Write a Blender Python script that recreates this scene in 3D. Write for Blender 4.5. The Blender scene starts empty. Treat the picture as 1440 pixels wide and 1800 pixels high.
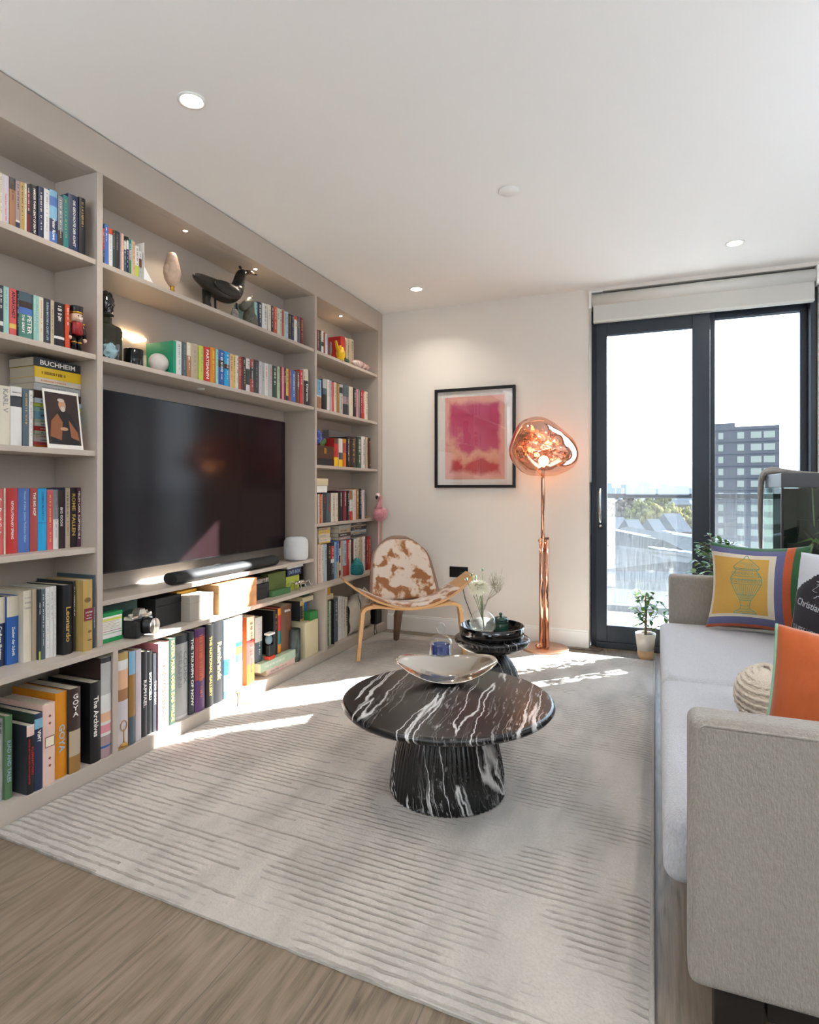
import bpy, bmesh, math, random
from math import sin, cos, pi, radians, atan2, sqrt
from mathutils import Vector, Matrix, noise
random.seed(7)
C = bpy.context.scene.collection
S = bpy.context.scene
# ---------------------------------------------------------------- camera, sky, sun, exposure
FPX, U0, V0, CH = 1062.0, 720.0, 860.0, 1.15
YAW = atan2(1155 - 720, FPX)
cam_d = bpy.data.cameras.new('camera'); cam = bpy.data.objects.new('camera', cam_d); C.objects.link(cam)
cam.location = (0, 0, CH); cam.rotation_euler = (pi / 2, 0, YAW)
cam_d.sensor_fit = 'HORIZONTAL'; cam_d.sensor_width = 36; cam_d.lens = FPX / 1440 * 36
cam_d.shift_y = -40 / 1440; cam_d.clip_start = 0.05; cam_d.clip_end = 3000
S.camera = cam
S.view_settings.view_transform = 'Standard'; S.view_settings.look = 'None'
S.view_settings.gamma = 1; S.view_settings.use_curve_mapping = False
S.view_settings.exposure = 2.02
SKY = 1.75
SUN = 16.0
w = bpy.data.worlds.new('sky'); S.world = w; w.use_nodes = True
nt = w.node_tree; bg = nt.nodes['Background']
tc = nt.nodes.new('ShaderNodeTexCoord'); sp = nt.nodes.new('ShaderNodeSeparateXYZ'); cr = nt.nodes.new('ShaderNodeValToRGB')
nt.links.new(tc.outputs['Generated'], sp.inputs[0]); nt.links.new(sp.outputs['Z'], cr.inputs[0]); nt.links.new(cr.outputs[0], bg.inputs[0])
cr.color_ramp.elements[0].position = 0.0; cr.color_ramp.elements[0].color = (0.76, 0.90, 1.02, 1)
cr.color_ramp.elements[1].position = 0.7; cr.color_ramp.elements[1].color = (0.52, 0.72, 1.02, 1)
e = cr.color_ramp.elements.new(0.06); e.color = (0.90, 0.98, 1.04, 1)
e = cr.color_ramp.elements.new(0.3); e.color = (0.78, 0.92, 1.06, 1)
bg.inputs[1].default_value = SKY
sd = bpy.data.lights.new('sun', 'SUN'); sd.energy = SUN; sd.angle = radians(0.6); sd.color = (1.0, 0.97, 0.93)
sun = bpy.data.objects.new('sun', sd); C.objects.link(sun)
sun.rotation_euler = Vector((-1, -1.01, -1.421 * math.tan(radians(25)))).to_track_quat('-Z', 'Y').to_euler()
sun.location = (8, 12, 8)
def portal(name, loc, rot, sx, sy):
    d = bpy.data.lights.new(name, 'AREA'); d.shape = 'RECTANGLE'; d.size = sx; d.size_y = sy
    d.cycles.is_portal = True
    o = bpy.data.objects.new(name, d); C.objects.link(o); o.location = loc; o.rotation_euler = rot
# ---------------------------------------------------------------- measuring helpers (a point of the place seen at u, v on a known plane)
_s, _c = sin(YAW), cos(YAW)
def _d(u, v):
    r = (u - U0) / FPX
    return (-_s + r * _c, _c + r * _s, (V0 - v) / FPX)
def onX(u, v, X):
    a = _d(u, v); t = X / a[0]; return a[1] * t, CH + a[2] * t
def onY(u, v, Y):
    a = _d(u, v); t = Y / a[1]; return a[0] * t, CH + a[2] * t
def onZ(u, v, Z=0.0):
    a = _d(u, v); t = (Z - CH) / a[2]; return a[0] * t, a[1] * t
# ---------------------------------------------------------------- materials
def lin(c):
    if isinstance(c, str):
        c = c.lstrip('#'); c = [int(c[i:i + 2], 16) / 255 for i in (0, 2, 4)]
        c = [x / 12.92 if x <= 0.04045 else ((x + 0.055) / 1.055) ** 2.4 for x in c]
    return (c[0], c[1], c[2], 1)
_mc = {}
def mat(name, col='#808080', rough=0.5, metal=0.0, bump=0.0, bscale=60, var=0.0, vscale=8, stretch=None, trans=0.0, ior=1.45,
        emis=None, estr=0.0, coat=0.0, sheen=0.0, spec=0.5, col2=None, alpha=1.0):
    if name in _mc: return _mc[name]
    m = bpy.data.materials.new(name); m.use_nodes = True; _mc[name] = m
    nt = m.node_tree; N = nt.nodes; L = nt.links; b = N['Principled BSDF']
    b.inputs['Base Color'].default_value = lin(col); b.inputs['Roughness'].default_value = rough
    b.inputs['Metallic'].default_value = metal; b.inputs['IOR'].default_value = ior
    b.inputs['Transmission Weight'].default_value = trans; b.inputs['Coat Weight'].default_value = coat
    b.inputs['Sheen Weight'].default_value = sheen; b.inputs['Specular IOR Level'].default_value = spec
    b.inputs['Alpha'].default_value = alpha
    if emis: b.inputs['Emission Color'].default_value = lin(emis); b.inputs['Emission Strength'].default_value = estr
    if bump or var:
        tc = N.new('ShaderNodeTexCoord'); mp = N.new('ShaderNodeMapping'); L.new(tc.outputs['Object'], mp.inputs[0])
        if stretch: mp.inputs['Scale'].default_value = stretch
    if var:
        n = N.new('ShaderNodeTexNoise'); n.inputs['Scale'].default_value = vscale; n.inputs['Detail'].default_value = 6
        L.new(mp.outputs[0], n.inputs[0])
        r = N.new('ShaderNodeValToRGB'); L.new(n.outputs[0], r.inputs[0])
        a = lin(col); c2 = lin(col2) if col2 else tuple(min(1, x * (1 - var)) for x in a[:3]) + (1,)
        r.color_ramp.elements[0].position = 0.3; r.color_ramp.elements[1].position = 0.7
        r.color_ramp.elements[0].color = c2; r.color_ramp.elements[1].color = a
        L.new(r.outputs[0], b.inputs['Base Color'])
    if bump:
        n2 = N.new('ShaderNodeTexNoise'); n2.inputs['Scale'].default_value = bscale; n2.inputs['Detail'].default_value = 4
        L.new(mp.outputs[0], n2.inputs[0]); bp = N.new('ShaderNodeBump'); bp.inputs['Strength'].default_value = bump
        bp.inputs['Distance'].default_value = 0.01
        L.new(n2.outputs[0], bp.inputs['Height']); L.new(bp.outputs[0], b.inputs['Normal'])
    return m
def nodes_of(m): return m.node_tree.nodes, m.node_tree.links, m.node_tree.nodes['Principled BSDF']
def math_n(N, L, op, a, b=None, c=None):
    n = N.new('ShaderNodeMath'); n.operation = op
    for i, x in enumerate((a, b, c)):
        if x is None: continue
        if isinstance(x, (int, float)): n.inputs[i].default_value = x
        else: L.new(x, n.inputs[i])
    return n.outputs[0]
# ---------------------------------------------------------------- mesh builder
class MB:
    def __init__(s): s.v = []; s.f = []; s.m = []; s.sm = []
    def add(s, vs, fs, m=0, smooth=False, M=None):
        o = len(s.v)
        for p in vs:
            p = Vector(p)
            if M is not None: p = M @ p
            s.v.append(tuple(p))
        for f in fs:
            s.f.append([i + o for i in f]); s.m.append(m); s.sm.append(smooth)
        return s
    def box(s, x0, x1, y0, y1, z0, z1, m=0, M=None):
        return s.add([(x0, y0, z0), (x1, y0, z0), (x1, y1, z0), (x0, y1, z0), (x0, y0, z1), (x1, y0, z1), (x1, y1, z1), (x0, y1, z1)],
                     [(0, 3, 2, 1), (4, 5, 6, 7), (0, 1, 5, 4), (1, 2, 6, 5), (2, 3, 7, 6), (3, 0, 4, 7)], m, False, M)
    def quad(s, a, b, c, d, m=0): return s.add([a, b, c, d], [(0, 1, 2, 3)], m)
    def lathe(s, prof, seg=32, m=0, M=None, smooth=True, ring=None):
        vs = []; fs = []; n = len(prof)
        for i in range(seg):
            a = 2 * pi * i / seg; k = ring(a) if ring else 1.0
            for r, z in prof: vs.append((r * k * cos(a), r * k * sin(a), z))
        for i in range(seg):
            j = (i + 1) % seg
            for q in range(n - 1):
                fs.append((i * n + q, j * n + q, j * n + q + 1, i * n + q + 1))
        if prof[0][0] > 1e-6: fs.append([i * n for i in range(seg)][::-1])
        if prof[-1][0] > 1e-6: fs.append([i * n + n - 1 for i in range(seg)])
        return s.add(vs, fs, m, smooth, M)
    def cyl(s, r, z0, z1, seg=24, m=0, M=None, smooth=True): return s.lathe([(r, z0), (r, z1)], seg, m, M, smooth)
    def tube(s, pts, r, seg=8, m=0, M=None, smooth=True):
        pts = [Vector(p) for p in pts]; n = len(pts); vs = []; fs = []
        rr = r if isinstance(r, (list, tuple)) else [r] * n
        up = Vector((0.12, 0.05, 1)).normalized(); prev = None
        for i, p in enumerate(pts):
            d = (pts[min(i + 1, n - 1)] - pts[max(i - 1, 0)]).normalized()
            if prev is None:
                a = d.cross(up)
                if a.length < 1e-3: a = d.cross(Vector((1, 0, 0)))
            else:
                a = prev - d * prev.dot(d)
            a.normalize(); prev = a; b = d.cross(a)
            for k in range(seg):
                t = 2 * pi * k / seg; vs.append(p + (a * cos(t) + b * sin(t)) * rr[i])
        for i in range(n - 1):
            for k in range(seg):
                k2 = (k + 1) % seg
                fs.append((i * seg + k, i * seg + k2, (i + 1) * seg + k2, (i + 1) * seg + k))
        fs.append(list(range(seg))[::-1]); fs.append([(n - 1) * seg + k for k in range(seg)])
        return s.add(vs, fs, m, smooth, M)
    def ball(s, c, r, seg=16, rings=10, m=0, M=None, fn=None):
        rx, ry, rz = r if isinstance(r, (list, tuple)) else (r, r, r)
        vs = []; fs = []
        for i in range(rings + 1):
            t = pi * i / rings
            for k in range(seg):
                a = 2 * pi * k / seg; p = Vector((sin(t) * cos(a), sin(t) * sin(a), -cos(t)))
                q = fn(p) if fn else 1.0
                vs.append((c[0] + p.x * rx * q, c[1] + p.y * ry * q, c[2] + p.z * rz * q))
        for i in range(rings):
            for k in range(seg):
                k2 = (k + 1) % seg
                fs.append((i * seg + k, i * seg + k2, (i + 1) * seg + k2, (i + 1) * seg + k))
        return s.add(vs, fs, m, True, M)
    def prism(s, poly, h0, h1, m=0, M=None, smooth=False):   # poly in xy, extruded in z
        n = len(poly); vs = [(x, y, h0) for x, y in poly] + [(x, y, h1) for x, y in poly]
        fs = [list(range(n))[::-1], [n + i for i in range(n)]] + [(i, (i + 1) % n, n + (i + 1) % n, n + i) for i in range(n)]
        return s.add(vs, fs, m, smooth, M)
    def grid(s, fn, nu, nv, m=0, smooth=True, mfn=None, M=None):
        vs = [fn(i / nu, j / nv) for j in range(nv + 1) for i in range(nu + 1)]
        o = len(s.v); s.add(vs, [], m, smooth, M)
        for j in range(nv):
            for i in range(nu):
                a = o + j * (nu + 1) + i
                s.f.append([a, a + 1, a + nu + 2, a + nu + 1]); s.m.append(mfn((i + .5) / nu, (j + .5) / nv) if mfn else m); s.sm.append(smooth)
        return s
    def build(s, name, mats, parent=None, loc=None, rz=0.0, bevel=0.0, subsurf=0, solid=0.0, weld=False, bseg=2):
        me = bpy.data.meshes.new(name); me.from_pydata(s.v, [], s.f)
        if not isinstance(mats, (list, tuple)): mats = [mats]
        for m in mats: me.materials.append(m)
        me.polygons.foreach_set('material_index', s.m); me.polygons.foreach_set('use_smooth', s.sm); me.update()
        if weld:
            bm = bmesh.new(); bm.from_mesh(me); bmesh.ops.remove_doubles(bm, verts=bm.verts, dist=1e-5); bm.to_mesh(me); bm.free()
        o = bpy.data.objects.new(name, me); C.objects.link(o)
        if parent is not None: o.parent = parent
        if loc is not None: o.location = loc
        if rz: o.rotation_euler[2] = rz
        if solid:
            q = o.modifiers.new('s', 'SOLIDIFY'); q.thickness = solid; q.offset = 0
        if bevel:
            q = o.modifiers.new('b', 'BEVEL'); q.width = bevel; q.segments = bseg; q.limit_method = 'ANGLE'; q.angle_limit = radians(40)
            try: q.harden_normals = False
            except Exception: pass
        if subsurf:
            q = o.modifiers.new('u', 'SUBSURF'); q.levels = subsurf; q.render_levels = subsurf
        return o
def tag(o, label, cat, group=None, kind=None):
    o['label'] = label; o['category'] = cat
    if group: o['group'] = group
    if kind: o['kind'] = kind
    return o
def thing(name, label, cat, loc=(0, 0, 0), rz=0, group=None):
    o = bpy.data.objects.new(name, None); C.objects.link(o); o.location = loc; o.rotation_euler = (0, 0, rz); o.empty_display_size = 0.05
    return tag(o, label, cat, group)
def struct(o, label=None):
    o['kind'] = 'structure'
    if label: o['label'] = label
    return o
_tx = {}
def text_geo(st, bold=0.0, shear=0.0, space=1.0):
    k = (st, bold, shear, space)
    if k in _tx: return _tx[k]
    cu = bpy.data.curves.new('t', 'FONT'); cu.body = st; cu.size = 1; cu.offset = bold; cu.shear = shear; cu.resolution_u = 2; cu.space_character = space
    o = bpy.data.objects.new('t', cu); C.objects.link(o); bpy.context.view_layer.update()
    me = bpy.data.meshes.new_from_object(o.evaluated_get(bpy.context.evaluated_depsgraph_get()))
    vs = [tuple(v.co) for v in me.vertices]; fs = [list(p.vertices) for p in me.polygons]
    bpy.data.objects.remove(o); bpy.data.curves.remove(cu); bpy.data.meshes.remove(me)
    xs = [p[0] for p in vs] or [0]; ys = [p[1] for p in vs] or [0]
    r = (vs, fs, min(xs), max(xs), min(ys), max(ys)); _tx[k] = r; return r
def put_text(mb, st, org, ax, ay, L, H, m=0, bold=0.02, shear=0.0, fn=None, space=1.0):
    """letters centred at org, running along ax, tops towards ay, fitted in L x H"""
    vs, fs, x0, x1, y0, y1 = text_geo(st, bold, shear, space)
    if not vs: return
    k = min(L / (x1 - x0), H / (y1 - y0)); kx = min(L / (x1 - x0), k * 1.35); org = Vector(org); ax = Vector(ax); ay = Vector(ay)
    cx, cy = (x0 + x1) / 2, (y0 + y1) / 2
    out = [org + ax * ((p[0] - cx) * kx) + ay * ((p[1] - cy) * k) for p in vs]
    if fn: out = [fn(p) for p in out]
    mb.add(out, fs, m)
# ================================================================ room shell
WY = 4.54; CZ = 2.60; RX = 1.95; LX = -2.36; BY = -3.2
m_wall = mat('wall_paint', '#e4ddd4', 0.75, bump=0.02, bscale=200, spec=0.25)
m_ceil = mat('ceiling_paint', '#f3f1ed', 0.8, bump=0.015, bscale=150, spec=0.2)
m_taupe = mat('taupe_lacquer', '#b8aca0', 0.42, bump=0.01, bscale=120, spec=0.4)
m_taupe2 = mat('taupe_back_panel', '#b3a99e', 0.5, spec=0.4)
m_white = mat('white_gloss_trim', '#efede8', 0.35)
m_frame = mat('anthracite_metal', '#30363e', 0.38, metal=0.3)
m_black = mat('black_plastic', '#121213', 0.35)
m_chrome = mat('chrome', '#d8d8d8', 0.12, metal=1.0)
m_steel = mat('polished_steel', '#d9d4cc', 0.05, metal=1.0)
def wood_floor():
    m = bpy.data.materials.new('oak_floor'); m.use_nodes = True; N, L, b = nodes_of(m)
    tc = N.new('ShaderNodeTexCoord'); sp = N.new('ShaderNodeSeparateXYZ'); L.new(tc.outputs['Object'], sp.inputs[0])
    W = 0.24
    px = math_n(N, L, 'DIVIDE', sp.outputs[0], W); ix = math_n(N, L, 'FLOOR', px)
    wn = N.new('ShaderNodeTexWhiteNoise'); wn.noise_dimensions = '1D'; L.new(ix, wn.inputs['W'])
    yo = math_n(N, L, 'MULTIPLY_ADD', wn.outputs[0], 7.3, sp.outputs[1])
    # grain: stretched noise along Y, distorted
    cb = N.new('ShaderNodeCombineXYZ')
    L.new(math_n(N, L, 'MULTIPLY', sp.outputs[0], 1.0), cb.inputs[0]); L.new(math_n(N, L, 'MULTIPLY', yo, 0.13), cb.inputs[1]); L.new(math_n(N, L, 'MULTIPLY', ix, 3.7), cb.inputs[2])
    n1 = N.new('ShaderNodeTexNoise'); n1.inputs['Scale'].default_value = 5; n1.inputs['Detail'].default_value = 3; L.new(cb.outputs[0], n1.inputs[0])
    rings = math_n(N, L, 'SINE', math_n(N, L, 'MULTIPLY', n1.outputs[0], 95.0))
    n2 = N.new('ShaderNodeTexNoise'); n2.inputs['Scale'].default_value = 90; n2.inputs['Detail'].default_value = 5
    cb2 = N.new('ShaderNodeCombineXYZ'); L.new(sp.outputs[0], cb2.inputs[0]); L.new(math_n(N, L, 'MULTIPLY', yo, 0.05), cb2.inputs[1]); L.new(cb2.outputs[0], n2.inputs[0])
    n4 = N.new('ShaderNodeTexNoise'); n4.inputs['Scale'].default_value = 260; n4.inputs['Detail'].default_value = 3; L.new(cb2.outputs[0], n4.inputs[0])
    g = math_n(N, L, 'MULTIPLY_ADD', rings, 0.10, math_n(N, L, 'MULTIPLY_ADD', n4.outputs[0], 0.42, math_n(N, L, 'MULTIPLY', n2.outputs[0], 0.42)))
    g = math_n(N, L, 'MULTIPLY_ADD', wn.outputs[0], 0.16, g)
    r = N.new('ShaderNodeValToRGB'); L.new(g, r.inputs[0])
    r.color_ramp.elements[0].position = 0.22; r.color_ramp.elements[0].color = lin('#574a3e')
    r.color_ramp.elements[1].position = 0.72; r.color_ramp.elements[1].color = lin('#8c7c6c')
    e = r.color_ramp.elements.new(0.42); e.color = lin('#776957')
    # joints
    fr = math_n(N, L, 'FRACT', px); ed = math_n(N, L, 'MINIMUM', fr, math_n(N, L, 'SUBTRACT', 1.0, fr))
    jt = math_n(N, L, 'LESS_THAN', ed, 0.007)
    mx = N.new('ShaderNodeMix'); mx.data_type = 'RGBA'; L.new(jt, mx.inputs[0]); L.new(r.outputs[0], mx.inputs[6]); mx.inputs[7].default_value = lin('#645a50')
    L.new(mx.outputs[2], b.inputs['Base Color']); b.inputs['Roughness'].default_value = 0.42
    bp = N.new('ShaderNodeBump'); bp.inputs['Strength'].default_value = 0.25; bp.inputs['Distance'].default_value = 0.004
    L.new(math_n(N, L, 'SUBTRACT', g, jt), bp.inputs['Height']); L.new(bp.outputs[0], b.inputs['Normal'])
    return m
struct(MB().box(LX - .1, RX + .1, BY - .1, WY + .1, -0.1, 0).build('floor', wood_floor()))
struct(MB().box(LX - .1, RX + .1, BY - .1, WY + .25, CZ, CZ + .12).build('ceiling', m_ceil))
struct(MB().box(LX - .15, LX, BY, WY, 0, CZ).build('wall_left', m_wall))
DX0, DX1, DZ = -0.455, 0.955, 2.575          # opening of the balcony door in the far wall
b = MB(); b.box(LX - .15, DX0, WY, WY + .22, 0, CZ); b.box(DX1, RX + .1, WY, WY + .22, 0, CZ); b.box(DX0, DX1, WY, WY + .22, DZ, CZ)
struct(b.build('wall_far', m_wall))
# right wall; rear wall with an unseen window added for fill light
struct(MB().box(RX, RX + .15, BY, WY, 0, CZ).build('wall_right', m_wall))
b = MB(); b.box(LX, RX, BY - .15, BY, 0, 1.0); b.box(LX, RX, BY - .15, BY, 2.3, CZ); b.box(LX, -.6, BY - .15, BY, 1.0, 2.3); b.box(.6, RX, BY - .15, BY, 1.0, 2.3)
struct(b.build('wall_rear', m_wall))
b = MB()
for x in (-.6, -.02, .56): b.box(x, x + .04, BY - .12, BY - .06, 1.0, 2.3)
b.box(-.6, .6, BY - .12, BY - .06, 1.0, 1.04); b.box(-.6, .6, BY - .12, BY - .06, 2.26, 2.3)
struct(b.build('window_fill', m_frame))
portal('portal_rear', (0, BY - .05, 1.65), (radians(90), 0, 0), 1.2, 1.3)
portal('portal_door', (.25, WY + .2, 1.25), (radians(-90), 0, 0), 1.4, 2.4)
# baseboard of the far wall
b = MB(); b.box(-2.1, DX0, WY - .014, WY, 0, .115); b.box(-2.1, DX0, WY - .009, WY, .115, .13)
struct(b.build('baseboard_far', m_white, bevel=.003))
b = MB(); b.box(DX1, RX, WY - .014, WY, 0, .12); struct(b.build('baseboard_right', m_white))

# ---------------------------------------------------------------- balcony door (door_1)
def dirty_haze_glass():  # streaky dirt whose veil also stands in for the haze outside
    m = bpy.data.materials.new('dusty_haze_glass'); m.use_nodes = True; N = m.node_tree.nodes; L = m.node_tree.links
    for n in list(N):
        if n.type != 'OUTPUT_MATERIAL': N.remove(n)
    out = N['Material Output']; tr = N.new('ShaderNodeBsdfTransparent'); tr.inputs[0].default_value = (.93, .95, .96, 1)
    df = N.new('ShaderNodeBsdfTranslucent'); df.inputs[0].default_value = (.8, .86, .9, 1)
    gl = N.new('ShaderNodeBsdfGlossy'); gl.inputs['Roughness'].default_value = 0.01
    tc = N.new('ShaderNodeTexCoord'); mp = N.new('ShaderNodeMapping'); mp.inputs['Scale'].default_value = (60, 1, 5); L.new(tc.outputs['Object'], mp.inputs[0])
    n = N.new('ShaderNodeTexNoise'); n.inputs['Scale'].default_value = 1.5; n.inputs['Detail'].default_value = 8; L.new(mp.outputs[0], n.inputs[0])
    sp = N.new('ShaderNodeSeparateXYZ'); L.new(tc.outputs['Object'], sp.inputs[0])
    n3 = N.new('ShaderNodeTexNoise'); n3.inputs['Scale'].default_value = 3; L.new(tc.outputs['Object'], n3.inputs[0])
    low = math_n(N, L, 'SMOOTH_MIN', 1.0, math_n(N, L, 'MAXIMUM', 0.05, math_n(N, L, 'MULTIPLY_ADD', sp.outputs[2], -0.75, 1.05)), 0.1)
    f = math_n(N, L, 'MULTIPLY', math_n(N, L, 'MULTIPLY', low, math_n(N, L, 'POWER', n.outputs[0], 2.2)), 0.05)
    f = math_n(N, L, 'MULTIPLY_ADD', math_n(N, L, 'MULTIPLY', low, n3.outputs[0]), 0.012, f)
    mx = N.new('ShaderNodeMixShader'); L.new(f, mx.inputs[0]); L.new(tr.outputs[0], mx.inputs[1]); L.new(df.outputs[0], mx.inputs[2])
    fr = N.new('ShaderNodeLayerWeight'); fr.inputs[0].default_value = .5; fw = math_n(N, L, 'MULTIPLY_ADD', math_n(N, L, 'POWER', fr.outputs['Facing'], 4.0), .6, .04)
    mx2 = N.new('ShaderNodeMixShader'); L.new(fw, mx2.inputs[0]); L.new(mx.outputs[0], mx2.inputs[1]); L.new(gl.outputs[0], mx2.inputs[2])
    L.new(mx2.outputs[0], out.inputs[0]); return m
m_glass_door = dirty_haze_glass()
door = bpy.data.objects.new('door_1', None); C.objects.link(door); door.location = (0, WY, 0); struct(door)
ZB = 2.37
b = MB()                                               # outer frame
b.box(DX0 + .005, DX0 + .045, .09, .20, 0, DZ - .005); b.box(.915, DX1 - .005, .04, .20, 0, DZ - .005)
b.box(DX0 + .045, .915, .08, .20, ZB + .02, DZ - .005); b.box(DX0 + .045, .915, .04, .20, 0, .045)
b.build('door_frame', m_frame, door, bevel=.003)
b = MB()                                               # sliding leaf on the left
b.box(-.41, -.335, .05, .10, .045, 2.39); b.box(.225, .335, .045, .10, .045, 2.39); b.box(-.335, .225, .05, .10, 2.265, 2.39); b.box(-.335, .225, .05, .10, .045, .165)
b.build('sliding_leaf', m_frame, door, bevel=.003)
MB().box(-.335, .225, .072, .078, .165, 2.265).build('left_pane', m_glass_door, door)
b = MB()                                               # fixed light on the right, set further out
b.box(.335, .37, .10, .285, .045, 2.39); b.box(.37, .915, .13, .19, 2.33, 2.39); b.box(.37, .915, .13, .19, .045, .1); b.box(.875, .915, .13, .19, .1, 2.33)
b.box(.335, .915, .045, .13, 2.375, 2.39)
b.build('fixed_frame', m_frame, door, bevel=.003)
MB().box(.37, .875, .155, .161, .1, 2.33).build('right_pane', m_glass_door, door)
h = MB()
h.box(-.392, -.365, .036, .05, .86, 1.0); h.tube([(-.38, .05, .91), (-.38, .0, .915), (-.38, -.005, .95), (-.38, -.005, 1.12), (-.38, .0, 1.15), (-.38, .05, 1.155)], .008, 10, 1)
h.cyl(.01, 0, .02, 12, 1, Matrix.Translation((-.378, .036, .885)) @ Matrix.Rotation(pi / 2, 4, 'X'))
h.build('door_handle', [m_black, m_chrome], door)
# outside: pale threshold, unseen side wall added to keep sun off the right pane, balustrade
m_conc = mat('pale_concrete', '#c9c8c2', 0.8, bump=.05, bscale=80, var=.12)
struct(MB().box(-3.2, 3.4, WY + .22, WY + 1.75, -.12, -.02).build('balcony_floor', mat('balcony_decking', '#cfcecb', .8, bump=.1, bscale=50, var=.08)))
struct(MB().box(.99, 1.25, WY + .22, WY + .59, -.02, 3.2).build('wall_sun_block', m_conc))
rail = thing('glass_balustrade', 'dark metal handrail on clear glass balustrade outside the balcony door', 'railing', (0, WY + 1.6, 0))
rb = MB(); rb.box(-3.1, 3.3, -.03, .03, 1.065, 1.11); rb.build('handrail', mat('rail_metal', '#24282d', .45, metal=.4), rail, bevel=.006)
MB().box(-3.1, 3.3, -.006, .006, .0, 1.07).build('glass_panel', m_glass_door, rail)
MB().box(-3.1, 3.3, -.04, .04, -.02, .04).build('base_channel', mat('rail_metal'), rail)

# ---------------------------------------------------------------- roller blind
m_blind = mat('blind_fabric', '#cbc9c2', .75, bump=.02, bscale=300)
bl = thing('roller_blind', 'pale grey roller blind with cassette above the balcony door', 'blind', (0, WY - .0, 0))
b = MB(); b.box(-.425, .93, .0, .035, 2.36, 2.50); b.build('blind_fabric', mat('blind_fabric'), bl)
b = MB(); b.lathe([(.001, -.435), (.045, -.435), (.045, .935), (.001, .935)], 24, 0, Matrix.Translation((0, .02, 2.515)) @ Matrix.Rotation(pi / 2, 4, 'Y')); b.build('roller_cassette', mat('blind_cassette', '#d9d7d0', .5), bl)
b = MB(); b.box(-.452, -.437, -.03, .06, 2.45, 2.572); b.box(.937, .95, -.03, .06, 2.45, 2.572); b.box(-.437, -.36, -.02, .05, 2.564, 2.573); b.build('bracket', m_white, bl)
b = MB(); b.box(-.425, .93, -.004, .04, 2.352, 2.364); b.build('bottom_bar', mat('blind_cassette'), bl)
b = MB(); b.tube([(-.448, -.015, 2.46), (-.448, -.02, 1.2)], .003, 6); b.tube([(-.442, .01, 2.46), (-.442, .01, 1.2)], .003, 6); b.build('pull_cord', m_white, bl)

# ---------------------------------------------------------------- ceiling fittings
m_emit = mat('lamp_glow', '#ffffff', .5, emis='#fff1dc', estr=14)
DLS = [(-1.605, 1.776), (-1.612, 4.067), (.425, 4.017), (.425, 1.776), (-.6, -.6), (.9, -1.8), (-1.6, -1.8)]
LW = 1.0; UPL = 40
where = ['above the left bookshelves', 'in the far left corner', 'in front of the balcony door', 'above the sofa', 'behind the viewer', 'near the added rear window on the right', 'near the added rear window on the left']
for i, (x, y) in enumerate(DLS):
    t = thing('recessed_downlight', 'round white recessed downlight in the ceiling ' + where[i], 'downlight', (x, y, CZ))
    MB().lathe([(.052, 0), (.052, -.004), (.042, -.005), (.038, .0)], 32).build('trim_ring', m_white, t)
    MB().lathe([(.001, -.0015), (.038, -.0015), (.038, -.0005)], 32).build('light_disc', m_emit, t)
    d = bpy.data.lights.new('downlight_lamp', 'AREA'); d.shape = 'DISK'; d.size = .07; d.energy = LW; d.color = (1, .93, .84); d.spread = radians(130)
    o = bpy.data.objects.new('downlight_lamp', d); C.objects.link(o); o.parent = t; o.location = (0, 0, -.008)
t = thing('ceiling_cap', 'small blank white round cover plate on the ceiling', 'smoke detector', (-.665, 2.897, CZ))
MB().lathe([(.05, 0), (.05, -.006), (.046, -.009), (.001, -.010)], 32).build('cover_plate', m_white, t)

# out-of-frame uplighters added to brighten the ceiling, behind the viewer and beside the sofa
for (x, y, lab, up) in ((1.72, 2.3, 'low white fill lamp added between the sofa back and the right wall', 5.5), (1.55, -.45, 'tall white fill lamp added against the right wall behind the viewer', 15), (-1.9, -.75, 'tall white fill lamp added at the left wall behind the viewer', 15)):
    t = thing('fill_uplight', lab, 'floor lamp', (x, y, .0005))
    MB().lathe([(.0001, 0), (.14, 0), (.14, .015), (.0001, .02)], 32).build('base', m_white, t); HL = 1.72 if y < 0 else .92; MB().cyl(.012, .018, HL, 16).build('pole', m_white, t)
    MB().lathe([(.02, HL), (.10, HL + .04), (.17, HL + .11), (.165, HL + .11), (.095, HL + .05), (.02, HL + .015)], 36).build('bowl_shade', m_white, t)
    d = bpy.data.lights.new('fill_uplight_glow', 'AREA'); d.shape = 'DISK'; d.size = .3; d.energy = up; d.color = (.84, .955, 1.12)
    o = bpy.data.objects.new('fill_uplight_glow', d); C.objects.link(o); o.parent = t; o.location = (0, 0, HL + .112); o.rotation_euler = (pi, 0, 0)
# ================================================================ fitted bookcase
UX, LWX, BX = -2.10, -2.05, -2.345
bc = thing('fitted_bookcase', 'built-in taupe bookcase wall with shelves and television bay', 'bookcase', (UX, 1.8, 0))
def bpart(name, x0, x1, y0, y1, z0, z1, m=m_taupe, bev=.0015):
    b = MB().box(x0 - UX, x1 - UX, y0 - 1.8, y1 - 1.8, z0, z1); return b.build(name, m, bc, bevel=bev)
YS = -.3          # where the bookcase starts, behind the left edge of the frame
bpart('back_panel', BX - .012, BX, YS, WY - .003, 0.001, 2.595, m_taupe2, 0)
bpart('plinth', LWX - .02, LWX, YS, WY - .003, 0.001, .07)
bpart('base_board', BX, LWX - .02, YS, WY - .003, .05, .07)
bpart('counter_shelf', BX, LWX, YS, WY - .003, .487, .508)
bpart('fascia', UX - .05, UX, YS, 4.455, 2.438, 2.595)
bpart('top_panel', BX, UX - .05, YS, 4.455, 2.438, 2.46)
UPR = [(1.787, 1.814), (3.472, 3.497)]
for y0, y1 in UPR + [(.0, .022)]: bpart('upright', BX, UX, y0, y1, .508, 2.438)
for y0, y1 in [(1.82, 1.845), (3.52, 3.55)] + [(.0, .022)]: bpart('lower_upright', BX, LWX, y0, y1, .07, .487)
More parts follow.
